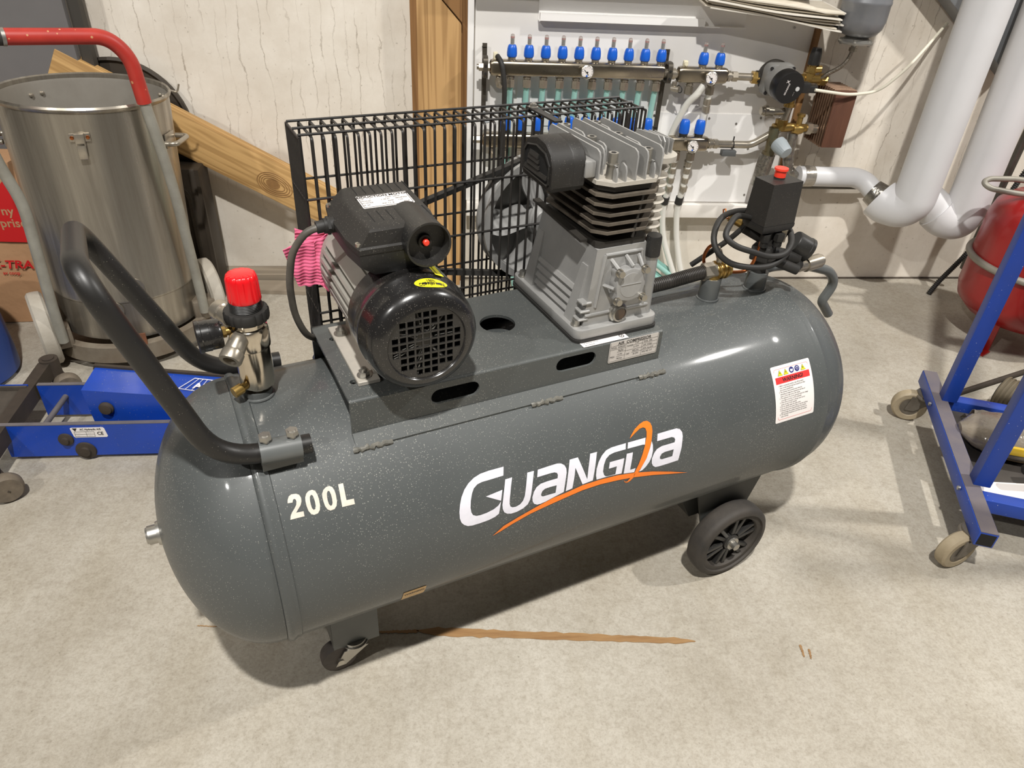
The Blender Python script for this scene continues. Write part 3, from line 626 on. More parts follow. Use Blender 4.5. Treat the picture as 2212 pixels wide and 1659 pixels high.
ld = obj('box_lid', lid.bevel(.0022, 2, .5), black_dusty, box, 'dust covered black lid')
for k in range(7):
    u = -.297 + k * .0125
    for uu_, vv_ in ((u, -.052), (u - .006, .047)): obj('lid_groove', B().box(K(uu_, vv_, .8306), (.0012, .034, .0016)), dark_hole, ld)
cup = B().lathe([(.0, -.085), (.026, -.085), (.0285, -.07), (.0292, 0), (.0300, .004), (.0275, .004), (.0262, -.012), (.0, -.013)], K(-.2480, .106, .8100), FR, 44)
cp = obj('capacitor_cup', cup, black_pl, box, 'round black cup with reset button')
obj('button_collar', B().lathe([(0, -.013), (.0095, -.013), (.009, -.008), (.0062, -.0075), (.0062, -.011), (0, -.011)], K(-.2490, .106, .8100), FR, 28), black_ru, cp)
obj('reset_button', B().lathe([(0, -.012), (.0042, -.012), (.0042, -.0035), (.003, -.002), (0, -.0018)], K(-.2490, .106, .8100), FR, 20), red_lt, cp)
for u, v in ((-.329, .079), (-.329, -.063), (-.222, -.063)): obj('lid_screw', B().cyl(K(u, v, .808), K(u, v, .812), .0052, n=16).box(K(u, v, .8122), (.006, .001, .0006)), steel, box)
mp_ = obj('motor_plate', B().plate(rrect(-.0355, -.0225, .0355, .0225, .002), [], K(-.2675, -.004, .8313), (1, .02, 0), (0.03, 1, 0), .0005), label_wh, ld, 'white motor rating plate', 0)
mt = lambda t, x, y, s, bold=0., al='LEFT', sx=.85: text_mesh(t, s, lambda a, c: K(-.2675, -.004, .8323) + V((x + a + .03 * (y + c), y + c, 0)), ink, 'l', bold, sx, al)
ls = [mt('INDUCTION MOTOR', 0, .0125, .0088, .0002, 'CENTER', .9)]
for t, x, y in (('HP', -.033, .006), ('3', -.02, .006), ('230V 50HZ', .002, .006), ('MODEL', -.033, -.001), ('2.2KW', -.006, -.001), ('2850RPM', .014, -.001), ('POWER', -.033, -.008), ('AMP', .002, -.008), ('12A', .016, -.008), ('IP 44', -.033, -.0155), ('INS CL B', -.008, -.0155), ('65uF', .022, -.0155)): ls.append(mt(t, x, y, .0052))
link('plate_lettering', join(ls, 'l'), mp_)
obj('plate_border', B().plate(rrect(-.0340, -.0210, .0340, .0210, .002), [rrect(-.0335, -.0205, .0335, .0205, .002)], K(-.2675, -.004, .8320), (1, .02, 0), (.03, 1, 0), .0003), ink, mp_, None, 0)
obj('cable_gland', B().cyl(K(-.336, -.018, .800), K(-.350, -.018, .800), .0105, n=18).cyl(K(-.349, -.018, .800), K(-.360, -.018, .799), .0085, n=18).cyl(K(-.342, -.018, .800), K(-.346, -.018, .800), .0125, n=6), black_ru, box)
obj('motor_cable', B().tube([K(-.345, -.018, .800), K(-.372, -.02, .796), K(-.394, -.03, .765), K(-.401, -.045, .71), K(-.398, -.055, .655), K(-.385, -.06, .615), K(-.368, -.085, .592), K(-.362, -.118, .57)], .0052, 12, fil=.02, seg=4), mat('cable_sheath', srgb(38, 36, 34), .5, 0, srgb(120, 114, 104), 14, 1.), COMP, 'thick black motor cable')

# --- drive: pulleys, belt
FU, FV, FZ, FRr = .075, -.190, .693, .116
fly = obj('flywheel', B().lathe([(FRr - .012, -.018), (FRr, -.018), (FRr, -.010), (FRr - .008, -.002), (FRr - .008, .002), (FRr, .010), (FRr, .018), (FRr - .012, .018), (FRr - .014, 0), (FRr - .012, -.018)], K(FU, FV, FZ), FR, 72), alu, COMP, 'cast aluminium spoked flywheel', 40)
obj('flywheel_hub', B().lathe([(0, -.02), (.03, -.02), (.03, .016), (.022, .03), (0, .032)], K(FU, FV, FZ), FR, 36), alu, fly)
for k in range(5):
    a = 2 * PI * k / 5 + .35; b = B(); n = 10; lo = []; hi = []
    for s_ in (-1, 1):
        row = []
        for i in range(n + 1):
            r = .024 + (FRr - .034) * i / n; aa = a + .28 * math.sin(i / n * PI * .8) + s_ * (.017 / max(r, .02) + .05)
            row.append(K(FU + r * math.cos(aa), FV + s_ * .010, FZ + r * math.sin(aa)))
        (lo if s_ < 0 else hi).extend(row)
    T_ = V((0, .004, 0))
    A1 = b.vs([p - T_ for p in lo]); A2 = b.vs([p - T_ for p in hi]); A3 = b.vs([p + T_ for p in lo]); A4 = b.vs([p + T_ for p in hi])
    for i in range(n):
        b.face([A1[i], A1[i + 1], A2[i + 1], A2[i]]); b.face([A3[i], A4[i], A4[i + 1], A3[i + 1]]); b.face([A1[i], A3[i], A3[i + 1], A1[i + 1]]); b.face([A2[i], A2[i + 1], A4[i + 1], A4[i]])
    obj('flywheel_spoke', b, alu, fly, None, 50)
mpul = obj('motor_pulley', B().lathe([(0, -.016), (.034, -.016), (.034, -.010), (.028, 0), (.034, .010), (.034, .016), (.014, .018), (.014, .03), (0, .03)], K(MU, FV, MZ - .014), FR, 40).cyl(K(MU, FV, MZ - .004), K(MU, -.13, MZ - .004), .011, n=16), alu, COMP)
def belt_path():
    r1, r2 = .032, FRr - .004; c1, c2 = V((MU, MZ - .014)), V((FU, FZ)); d = (c2 - c1); L_ = d.length; al = math.atan2(d.y, d.x); be = math.asin((r2 - r1) / L_)
    pts = []
    for i in range(25):
        t = al + PI / 2 + be + (PI - 2 * be) * i / 24; pts.append(c1 + V((math.cos(t), math.sin(t))) * r1)
    for i in range(49):
        t = al - PI / 2 - be + (PI + 2 * be) * i / 48; pts.append(c2 + V((math.cos(t), math.sin(t))) * r2)
    return pts
bp = belt_path(); b = B(); n = len(bp); rg = []
for i in range(n):
    t = (bp[(i + 1) % n] - bp[i - 1]).normalized(); nn = V((t.y, -t.x))
    rg.append(b.vs([K(p.x, v, p.y) for p, v in ((bp[i] - nn * .0045, FV - .0045), (bp[i] - nn * .0045, FV + .0045), (bp[i] + nn * .0045, FV + .0065), (bp[i] + nn * .0045, FV - .0065))]))
for i in range(n):
    for k in range(4): b.face([rg[i][k], rg[i][(k + 1) % 4], rg[(i + 1) % n][(k + 1) % 4], rg[(i + 1) % n][k]])
obj('drive_belt', b, black_ru, COMP, 'black rubber V belt')

# --- wire belt guard (cage)
cage = bpy.data.objects.new('belt_guard', None); COL.objects.link(cage); cage.parent = COMP; cage['_loc'] = True; cage['label'] = 'black welded wire cage around the belt'
GU0, GU1, GV0, GV1, GZ0, GZ1 = -.344, .250, -.148, -.236, .50, .8785
WR = .0021
def hoop(vf, vb):   # one bent wire: front leg, top, back leg
    return [K(0, vf, GZ0), K(0, vf, GZ1), K(0, vb, GZ1), K(0, vb, GZ0)]
hb = B().tube(hoop(GV0, GV1), WR, 6, fil=.006, seg=3); hme = hb.mesh('wire', wire_bl)
nh = 34
for i in range(nh):
    u = GU0 + .018 + (GU1 - GU0 - .036) * i / (nh - 1); inst(hme, 'cage_wire', (u, 0, 0), cage)
# closely set end wires
for ue, s_ in ((GU0, 1), (GU1, -1)):
    eb = B()
    em = B().tube([K(0, 0, GZ0), K(0, 0, GZ1)], WR, 6).mesh('wire', wire_bl)
    for k in range(9):
        v = GV0 + (GV1 - GV0) * k / 8; inst(em, 'cage_wire', K(ue, v, 0), cage)
lm = B().tube([K(GU0, 0, 0), K(GU1, 0, 0)], WR * .95, 6).mesh('wire', wire_bl)
for z in (.79, .70, .60, .53):
    for v, o_ in ((GV0, .003), (GV1, -.003)): inst(lm, 'cage_wire', K(0, v + o_, z), cage)
for v in (GV0 - .008, (GV0 + GV1) / 2, GV1 + .004): inst(lm, 'cage_wire', K(0, v, GZ1 + .003), cage)
cm = B().tube([K(0, GV0, 0), K(0, GV1, 0)], WR, 6).mesh('wire', wire_bl)
for ue in (GU0, GU1):
    for z in (GZ1, .79, .70, .60, .53): inst(cm, 'cage_wire', (ue, 0, z), cage)
obj('cage_strap', B().hexa([K(.042, -.10, .884), K(.056, -.10, .884), K(.056, -.20, .884), K(.042, -.20, .884)], [K(.042, -.10, .887), K(.056, -.10, .887), K(.056, -.20, .887), K(.042, -.20, .887)]), black_dusty, cage)
obj('strap_bolt', B().hexbolt(K(.049, -.186, .887), UZ, .006, .004), zinc, cage)

# --- pump: crankcase, cylinder, head
PB = .605
base = B().plate(rrect(-.003, -.096, .152, .132, .014), [], (0, 0, PB), UX, UY, .017).bevel(.002, 2)
pump = obj('pump_crankcase', base, alu, COMP, 'cast aluminium pump crankcase')
def rect4(u0, u1, v0, v1, z): return [K(u0, v1, z), K(u1, v1, z), K(u1, v0, z), K(u0, v0, z)]
cc = B().loft([rect4(.014, .136, -.116, .084, .620), rect4(.016, .134, -.112, .083, .640), rect4(.030, .121, -.097, .076, .741), rect4(.030, .121, -.097, .076, .746)])
obj('crankcase_body', cc.bevel(.004, 3, .5), alu, pump)
obj('base_gasket', B().plate(rrect(-.005, -.098, .154, .134, .014), [], (0, 0, .600), UX, UY, .005), black_ru, pump)
# corner posts on the left flank, horizontal ribs between
for v in (.055, -.085):
    obj('corner_post', B().hexa([K(.004, v - .014, .622), K(.02, v - .014, .622), K(.02, v + .014, .622), K(.004, v + .014, .622)], [K(.024, v - .008, .715), K(.032, v - .008, .715), K(.032, v + .008, .715), K(.024, v + .008, .715)]).bevel(.004, 3, .5), alu, pump)
for i, z in enumerate((.632, .645, .658, .671)):
    u0 = .0075 + (z - .622) * .145
    obj('case_rib', B().hexa([K(u0, -.076, z - .0035), K(u0 + .02, -.076, z - .0035), K(u0 + .02, .043, z - .0035), K(u0, .043, z - .0035)], [K(u0 + .004, -.076, z + .003), K(u0 + .02, -.076, z + .003), K(u0 + .02, .043, z + .003), K(u0 + .004, .043, z + .003)]), alu, pump)
for i, z in enumerate((.634, .648, .662)):
    obj('case_rib', B().box(K(.012 + (z - .622) * .14, .076, z), (.018, .018, .004), bev=.001, seg=1), alu, pump)
for u, v in ((.008, .074), (.008, -.110), (.141, -.110)):
    obj('base_bolt', B().cyl(K(u, v, .622), K(u, v, .632), .0068, n=18).cyl(K(u, v, .621), K(u, v, .6235), .009, n=18), zinc, pump)
# front: framed recess edges, bearing cover, oil sight glass
fr = B()
def fz(z): return .0845 - (z - .62) * .0668
for u0, z0, u1, z1, w_ in ((.034, .652, .046, .735, .005), (.112, .735, .125, .640, .005), (.046, .735, .112, .735, .005), (.016, .640, .134, .640, .005)):
    fr.tube([K(u0, fz(z0), z0), K(u1, fz(z1), z1)], .0028, 8)
obj('case_moulding', fr, alu, pump)
cov_o = []
for i in range(48):
    t = 2 * PI * i / 48; r = .0265 + .0085 * max(0, math.cos(4 * (t - PI / 4))) ** 3; cov_o.append((r * math.cos(t), r * math.sin(t)))
CF = K(.0835, .080, .6885); NT = V((0, -.998, .066)); YT = V((0, .066, .998))
cvr = obj('bearing_cover', B().plate(cov_o, [], CF, UX, YT, .020).bevel(.0015, 2, .5), alu, pump, 'cast bearing cover with four screws')
obj('cover_boss', B().cyl(CF + NT * .019, CF + NT * .0205, .0205, .020, 40), alu, cvr)
obj('cover_line', B().box(CF + NT * .0208 + YT * .002, (.037, .0012, .0012)), alu, cvr)
for sx, sy in ((-1, 1), (1, 1), (1, -1), (-1, -1)):
    p = CF + UX * .0232 * sx + YT * .0232 * sy + NT * .018; obj('cover_screw', B().cyl(p, p + NT * .010, .0052, n=16).cyl(p, p + NT * .003, .0068, n=16), steel, cvr)
for a, b_ in (((.057, .728), (.064, .713)), ((.083, .732), (.086, .719)), ((.108, .730), (.104, .716)), ((.046, .686), (.056, .686))):
    obj('cover_web', B().tube([K(a[0], fz(a[1]) - .004, a[1]), K(b_[0], .096, b_[1])], .003, 6), alu, pump)
sg = obj('oil_sight_glass', B().lathe([(.0, -.004), (.0165, -.004), (.0165, .002), (.014, .004), (.0135, .008), (.0108, .009), (.0105, .006), (0, .006)], K(.076, .086, .637), NT, 30), zinc, pump)
obj('sight_lens', B().cyl(K(.076, .086, .637) + NT * .0062, K(.076, .086, .637) + NT * .0072, .0100, n=24), mat('oil_lens', srgb(78, 52, 28), .12, 0, srgb(44, 28, 16), 50, .8, clear=.8), sg)
obj('breather_tube', B().cyl(K(.138, .074, .612), K(.132, .078, .724), .0098, n=22).cyl(K(.132, .078, .722), K(.1315, .0783, .727), .0105, n=22), alu, pump)
obj('breather_cap', B().lathe([(0, 0), (.0118, 0), (.0118, .030), (.0105, .0335), (0, .034)], K(.1315, .0783, .724), K(-.006, .004, .112), 40, lambda t, r, h: 1 + .03 * (1 if int(t / (2 * PI) * 40) % 2 else 0)), black_pl, pump)
# finned black cylinder
def octa(u0, u1, v0, v1, c, z): return [K(u0 + c, v1, z), K(u1 - c, v1, z), K(u1, v1 - c, z), K(u1, v0 + c, z), K(u1 - c, v0, z), K(u0 + c, v0, z), K(u0, v0 + c, z), K(u0, v1 - c, z)]
cyl_ = obj('pump_cylinder', B().loft([octa(.040, .112, -.075, .058, .014, .744), octa(.040, .112, -.075, .058, .014, .842)]), cast_bl, COMP, 'black finned pump cylinder')
obj('cylinder_flange', B().loft([octa(.030, .122, -.094, .074, .006, .7465), octa(.030, .122, -.094, .074, .006, .756)]), cast_bl, cyl_)
fin_edge = mat('worn_casting', srgb(60, 55, 49), .55, .2, srgb(120, 110, 97), 30, .9)
for i, z in enumerate((.770, .7845, .799, .8135, .828)):
    g = i * .0008
    obj('cylinder_fin', B().loft([octa(.022 - g, .126 + g, -.092, .082 + g * 2, .018, z), octa(.022 - g, .126 + g, -.092, .082 + g * 2, .018, z + .0042)]), fin_edge, cyl_)
obj('cylinder_rib', B().tube([K(.088, .079, .760), K(.093, .084, .832)], .0024, 6), cast_bl, cyl_)
obj('valve_plate', B().loft([octa(.026, .124, -.094, .082, .018, .8345), octa(.026, .124, -.094, .082, .018, .844)]), cast_bl, cyl_)
obj('side_strap', B().hexa([K(.012, -.10, .762), K(.024, -.10, .762), K(.024, .055, .752), K(.012, .055, .752)], [K(.012, -.10, .766), K(.024, -.10, .766), K(.024, .055, .756), K(.012, .055, .756)]), cast_bl, cyl_)
# head
hd_ = obj('cylinder_head', B().loft([octa(.019, .129, -.098, .087, .019, .8442), octa(.019, .129, -.098, .087, .019, .850)]).bevel(.001, 1, .5), alu_dusty, COMP, 'aluminium cylinder head with upright cooling fins')
def fin(u, v0, v1, z1, notch=None, th=.0026):
    P = [(v0, .849), (v1, .849)]
    P += [(v1, z1 - .009), (v1 - .003, z1 - .003), (v1 - .010, z1)]
    if notch:
        a, b_, zn = notch; P += [(b_ + .002, z1), (b_, z1 - .003), (b_, zn), (a, zn), (a, z1 - .003), (a - .002, z1)]
    P += [(v0 + .006, z1), (v0, z1 - .006)]
    obj('head_fin', B().plate([(-p[0], p[1]) for p in P], [], (u + th / 2, 0, 0), UY, UZ, -th), alu, hd_)
fin(.0235, -.082, .066, .891)
fin(.0400, -.090, .050, .889); fin(.0420, .076, .085, .872)
fin(.0565, -.070, -.030, .886); fin(.0565, .002, .030, .886); fin(.0565, .068, .086, .874)
fin(.0730, -.096, .086, .893)
fin(.0900, -.096, .086, .892)
fin(.1050, -.070, -.034, .888); fin(.1050, .000, .048, .888); fin(.1050, .076, .086, .874)
fin(.1200, -.090, .080, .892)
for u, v in ((.045, .065), (.106, .062), (.0575, -.014), (.106, -.017), (.053, -.084), (.108, -.084)):
    b = obj('head_bolt', B().cyl(K(u, v, .850), K(u, v, .870), .0080, .0072, 20).cyl(K(u, v, .870), K(u, v, .8715), .0090, n=22).cyl(K(u, v, .871), K(u, v, .8865), .0072, n=22), zinc, hd_)
    obj('bolt_socket', B().cyl(K(u, v, .8860), K(u, v, .8868), .0040, n=6), dark_hole, hd_)
obj('head_neck', B().box(K(.012, .040, .864), (.018, .045, .024), bev=.003), alu, hd_)
# intake filter: D section facing left
def dsec(u, g=0.):
    pts = [(-.029 + g, .838 + g), (.052 - g, .834 + g), (.059 - g, .842 + g), (.060 - g, .872 - g), (.052 - g, .888 - g), (.034, .899 - g), (.010, .902 - g), (-.016, .895 - g), (-.028 + g, .884 - g), (-.033 + g, .870), (-.033 + g, .846 + g)]
    return [K(u, v, z) for v, z in pts]
b = B().loft([dsec(-.048, .002), dsec(-.045), dsec(-.015), dsec(-.0145, .0006), dsec(-.013, .0), dsec(.004), dsec(.009, .004)])
flt = obj('intake_filter', b.bevel(.003, 3, .7), black_dusty, COMP, 'black plastic intake filter with louvres')
def dhole(u, g): 
    pts = [(-.022 + g, .848), (.048 - g, .843), (.050 - g, .846), (.050 - g, .870 - g), (.038, .884 - g), (.012, .889 - g), (-.014, .884 - g), (-.022 + g, .874 - g)]
    return [K(u, v, z) for v, z in pts]
obj('filter_mouth', B().loft([dhole(-.0485, 0), dhole(-.0480, 0)]), dark_hole, flt)
fl_ = B()
rim = dhole(-.0492, -.001)
obj('filter_rim', B().tube(rim, .0016, 6, closed=True), black_pl, flt)
for z, v0, v1 in ((.854, -.020, .047), (.862, -.012, .024), (.870, -.010, .022), (.877, -.006, .020)):
    obj('filter_louvre', B().hexa([K(-.0515, v0, z - .003), K(-.0515, v1, z - .0045), K(-.0490, v1, z - .0045), K(-.0490, v0, z - .003)], [K(-.0500, v0, z + .003), K(-.0500, v1, z + .0015), K(-.0485, v1, z + .0015), K(-.0485, v0, z + .003)]), black_pl, flt)
# finned delivery elbow and tube on the right of the head
ex = obj('delivery_elbow', B().cyl(K(.150, .028, .858), K(.150, .028, .866), .030, n=30).box(K(.134, .024, .862), (.03, .05, .022), bev=.003), alu_dusty, COMP, 'finned aluminium delivery elbow')
for k in range(4):
    u = .137 + k * .0105
    obj('elbow_fin', B().plate([(-.050 + k * .004, .864), (.016, .864), (.016, .886 - k * .001), (.010, .892 - k * .0015), (-.040, .896 - k * .003), (-.050 + k * .004, .890 - k * .003)], [], (u + .001, 0, 0), UY, UZ, -.002), alu, ex)
et = obj('finned_delivery_tube', B().cyl(K(.150, .026, .735), K(.150, .026, .862), .012, n=20), alu_dusty, COMP, 'vertical delivery tube with round cooling discs')
dm = B().lathe([(.010, -.0025), (.0225, -.0014), (.0235, 0), (.0225, .0014), (.010, .0025)], (0, 0, 0), UZ, 28).mesh('disc', alu_dusty)
for i in range(9): inst(dm, 'cooling_disc', K(.150, .026, .846 - i * .0132), et)
obj('delivery_nut', B().cyl(K(.150, .026, .715), K(.150, .026, .736), .013, n=6).tube([K(.150, .026, .72), K(.150, .020, .69), K(.160, .0, .645), K(.19, -.006, .618), K(.215, -.008, .614)], .010, 12, fil=.02), mat('rusty_fitting', srgb(98, 72, 56), .6, .4, srgb(64, 52, 44), 40, .9), et)
# corrugated hose, brass check valve
hs = [K(.205, -.008, .613), K(.25, -.009, .614), K(.29, -.007, .619), K(.325, -.004, .6235)]
ho = obj('corrugated_hose', B().tube(hs, .0115, 14, fil=.03, seg=6), black_ru, COMP, 'black corrugated pressure hose')
rp = B()
n = 34
for i in range(n):
    t = i / (n - 1) * 3; k = min(int(t), 2); p = V(hs[k]).lerp(V(hs[k + 1]), t - k); d = (V(hs[k + 1]) - V(hs[k])).normalized(); rp.torus(p, d, .0118, .0013, 18, 6)
obj('hose_ring', rp, mat('hose_ring_black', srgb(58, 54, 50), .45, .2), ho, None, 60, 'stuff')
so = obj('valve_socket', B().cyl(K(.343, 0, .563), K(.343, 0, .6125), .0185, n=30), paint_grey, COMP)
obj('weld_collar', B().torus(K(.343, 0, .5705), UZ, .0190, .0022, 30, 8), paint_grey, so)
bv = obj('check_valve', B().cyl(K(.343, 0, .610), K(.343, 0, .628), .0155, .0115, 24).cyl(K(.344, 0, .6245), K(.376, .001, .6255), .0150, n=26), brass, COMP, 'brass check valve with copper pipe')
for u in (.349, .358, .367): obj('valve_ridge', B().torus(K(u, 0, .6247), UX, .0150, .0030, 26, 8), brass, bv)
obj('valve_nut', B().cyl(K(.322, -.004, .6235), K(.346, 0, .6245), .0165, n=6), nickel_d, bv)
obj('elbow_fitting', B().cyl(K(.352, 0, .636), K(.352, 0, .652), .0055, n=14).cyl(K(.352, -.0, .650), K(.346, -.002, .664), .0065, n=6).cyl(K(.347, -.002, .662), K(.344, -.003, .669), .0050, n=12), nickel_d, bv)
obj('unloader_pipe', B().tube([K(.345, -.003, .666), K(.339, -.004, .676), K(.329, -.008, .672), K(.326, -.014, .655), K(.332, -.018, .635), K(.35, -.022, .616), K(.374, -.015, .612), K(.405, -.002, .610), K(.424, .004, .613), K(.433, .006, .632), K(.436, .008, .668), K(.436, .010, .690)], .0031, 10, fil=.012, seg=4), copper, bv)
# pressure switch assembly
ss = obj('switch_socket', B().cyl(K(.457, 0, .563), K(.457, 0, .6055), .0195, n=30), paint_grey, COMP)
obj('weld_collar', B().torus(K(.457, 0, .5705), UZ, .0200, .0022, 30, 8), paint_grey, ss)
sw = obj('pressure_switch_manifold', B().cyl(K(.457, 0, .604), K(.457, 0, .640), .0135, n=20).box(K(.457, 0, .647), (.05, .036, .030), rz=.5, bev=.004).cyl(K(.457, 0, .655), K(.457, 0, .700), .016, n=20).cyl(K(.450, .02, .642), K(.502, .050, .622), .0095, n=16).cyl(K(.47, 0, .644), K(.53, .02, .628), .012, n=16).cyl(K(.455, 0, .668), K(.425, -.03, .685), .010, n=16), black_ru, COMP, 'black pressure switch manifold')
obj('manifold_outlet', B().cyl(K(.500, .049, .6225), K(.503, .0505, .6215), .0062, n=14), nickel_d, sw)
def tb4(z, h, c=K(.450, 0, 0), rz=0.):
    cs, sn = math.cos(rz), math.sin(rz)
    return [c + V((x * cs - y * sn, x * sn + y * cs, z)) for x, y in ((-h[0], -h[1]), (h[0], -h[1]), (h[0], h[1]), (-h[0], h[1]))]
bx = obj('switch_cover', B().loft([tb4(.7085, (.0365, .0265)), tb4(.784, (.0340, .0235))]).bevel(.004, 3, .3), mat('switch_plastic', srgb(32, 31, 30), .5, 0, srgb(50, 47, 43), 12, .9, specks=srgb(90, 85, 78), speck_scale=420, speck_size=.2), sw, 'tapered black pressure switch cover')
obj('switch_base', B().loft([tb4(.694, (.034, .024)), tb4(.702, (.0372, .0272)), tb4(.7080, (.0372, .0272))]), black_pl, sw)
obj('button_neck', B().cyl(K(.453, -.004, .783), K(.453, -.004, .788), .0098, n=24), black_ru, sw)
obj('switch_button', B().cyl(K(.453, -.004, .787), K(.453, -.004, .801), .0100, n=24).cyl(K(.453, -.004, .799), K(.453, -.004, .8025), .0122, .0120, 24), red_lt, sw, 'red push pull button')
for x, y in ((-.024, -.018), (0.004, -.024), (.026, -.010)):
    p = K(.457, 0, .69) + V((x, y, 0)); obj('cable_gland', B().cyl(p, p - V((0, 0, .014)), .0095, n=6).cyl(p - V((0, 0, .012)), p - V((0, 0, .024)), .0075, n=16), black_pl if x < .02 else nickel_d, sw)
gg = K(.540, .012, .648); gd = V((.75, -.45, -.42)).normalized()
g_ = obj('pressure_gauge', B().lathe([(0, -.018), (.0215, -.018), (.0225, -.016), (.0225, .010), (.0235, .011), (.0235, .0175), (.0205, .0175), (.020, .0155), (0, .0155)], gg, gd, 36), black_pl, COMP, 'small black pressure gauge beside the switch')
obj('gauge_stem', B().cyl(gg - gd * .004 - V((0.004, 0, .018)), gg - V((.008, 0, .034)) - gd * .004, .0055, n=14), brass, g_)
qc = obj('quick_coupling', B().cyl(K(.528, .022, .612), K(.556, .02, .610), .0115, n=18).cyl(K(.556, .02, .610), K(.594, .018, .612), .0140, n=20).cyl(K(.594, .018, .612), K(.600, .018, .612), .0115, n=20), nickel_d, COMP, 'nickel quick coupling at tank end')
obj('coupling_elbow', B().cyl(K(.535, .018, .600), K(.535, .012, .628), .0115, n=18).cyl(K(.520, .024, .618), K(.545, .016, .609), .0130, n=18), black_ru, qc)
rv = obj('relief_valve', B().cyl(K(.452, -.03, .676), K(.428, -.05, .690), .0085, n=14).cyl(K(.432, -.046, .688), K(.414, -.062, .698), .0105, n=18), brass, COMP, 'brass relief valve behind the switch')
obj('relief_spring', B().tube([K(.424 + .0 - i * .0016, -.052 - i * .0014, .693 + i * .0008) + V((0, .008 * math.cos(i * 1.2), .008 * math.sin(i * 1.2))) for i in range(14)], .0014, 6), copper, rv)
obj('tow_hook', B().tube([K(.50, -.06, .555), K(.545, -.06, .572), K(.64, -.06, .563), K(.740, -.06, .530), K(.768, -.06, .496), K(.744, -.06, .455), K(.757, -.06, .441), K(.781, -.06, .415)], .0105, 14, fil=[.03, .04, .03, .02, .012, .01], seg=6), paint_grey, COMP, 'bent grey tow rod at the tank end')
# rolled-up power lead
cl = [K(*p) for p in ((.415, -.012, .712), (.372, .000, .726), (.343, .016, .722), (.327, .028, .706), (.340, .042, .692), (.372, .052, .680), (.416, .052, .664), (.455, .050, .662), (.485, .034, .674), (.496, .006, .690), (.478, -.034, .702), (.425, -.046, .712), (.362, -.026, .716), (.322, .004, .700), (.318, .024, .678), (.340, .040, .658), (.383, .050, .647), (.430, .052, .645), (.470, .044, .660), (.494, .020, .680), (.494, -.008, .690), (.480, -.016, .694))]
cs_ = []
for i in range(len(cl) - 1):
    p0, p1, p2, p3 = cl[max(i - 1, 0)], cl[i], cl[i + 1], cl[min(i + 2, len(cl) - 1)]
    for k in range(6):
        t = k / 6; cs_.append(.5 * ((2 * p1) + (p2 - p0) * t + (2 * p0 - 5 * p1 + 4 * p2 - p3) * t * t + (3 * p1 - p0 - 3 * p2 + p3) * t ** 3))
cl = cs_ + [cl[-1]]
obj('power_lead', B().tube(cl, .0054, 12), black_ru, COMP, 'coiled black power lead')
obj('lead_tail', B().tube([K(.43, -.03, .692), K(.415, -.05, .655), K(.385, -.07, .62), K(.365, -.085, .595)], .0052, 10, fil=.02), black_ru, COMP)
# filter regulator at the left end
fg = obj('regulator_socket', B().cyl(K(-.472, 0, .560), K(-.472, 0, .582), .0210, n=28), paint_grey, COMP)
obj('weld_collar', B().torus(K(-.472, 0, .571), UZ, .0212, .0025, 30, 8), paint_grey, fg)
rg_ = obj('filter_regulator', B().lathe([(0, .586), (.0205, .586), (.0235, .590), (.0235, .650), (.0258, .652), (.0262, .656), (.0262, .676), (.0250, .682), (.0225, .684), (.0225, .700), (0, .70)], K(-.469, 0, 0), UZ, 44), nickel, COMP, 'polished nickel filter regulator with red knob')
obj('hex_nut', B().cyl(K(-.470, 0, .579), K(-.470, 0, .588), .0165, n=6), brass, rg_)
obj('lock_ring', B().lathe([(.0, .693), (.0285, .693), (.0295, .696), (.0295, .705), (.028, .708), (.0, .708)], K(-.468, 0, 0), UZ, 64, lambda t, r, h: (1 if r < .02 else 1 - .05 * (1 if (t * 18 / (2 * PI)) % 1 > .72 else 0))), black_ru, rg_)
obj('threaded_neck', B().lathe([(0, .707)] + [(.0212 if i % 2 else .0203, .708 + i * .0011) for i in range(13)] + [(0, .7225)], K(-.4675, 0, 0), UZ, 40), black_pl, rg_)
def flute(t, r, h): return 1 if r < .012 else 1 - .075 * max(0, math.cos(t * 12)) ** 4 * (1 if h > .724 else 0)
obj('regulator_knob', B().lathe([(0, .7215), (.0212, .7215), (.0216, .7225), (.0212, .7275), (.0206, .752), (.0185, .758), (.0165, .7592), (0, .7598)], K(-.4668, 0, 0), UZ, 96, flute), red_pl, rg_, 'fluted red adjusting knob', 50)
gg = K(-.519, .004, .680); gd = V((-1, -.05, .0)).normalized()
obj('regulator_gauge', B().lathe([(0, -.015), (.0185, -.015), (.0205, -.012), (.0205, .0), (.0212, .0005), (.0212, .010), (.0220, .011), (.0220, .0155), (.019, .0155), (0, .0145)], gg, gd, 40), black_gl, rg_, 'black pressure gauge')
obj('gauge_nipple', B().cyl(gg - gd * .013, gg - gd * .021, .0075, n=6).cyl(gg - gd * .02, gg - gd * .034, .0055, n=14), brass, rg_)
def coupler(p0, d, name='outlet_coupling'):
    p0 = V(p0); d = V(d).normalized()
    return obj(name, B().lathe([(0, -.03), (.0105, -.03), (.0105, -.006), (.012, -.004), (.0135, .0), (.0128, .004), (.0135, .016), (.0128, .018), (.0148, .020), (.0152, .030), (.0142, .033), (.0090, .033), (.0082, .024), (0, .024)], p0, d, 28), nickel_d, rg_)
coupler(K(-.485, .018, .672), K(-.45, .60, -.38)); coupler(K(-.486, -.020, .684), K(-.35, -.75, .10))
obj('drain_cock', B().cyl(K(-.484, .012, .597), K(-.494, .017, .5955), .0058, n=12).cyl(K(-.493, .0165, .5958), K(-.505, .022, .594), .0078, n=16), brass, rg_)

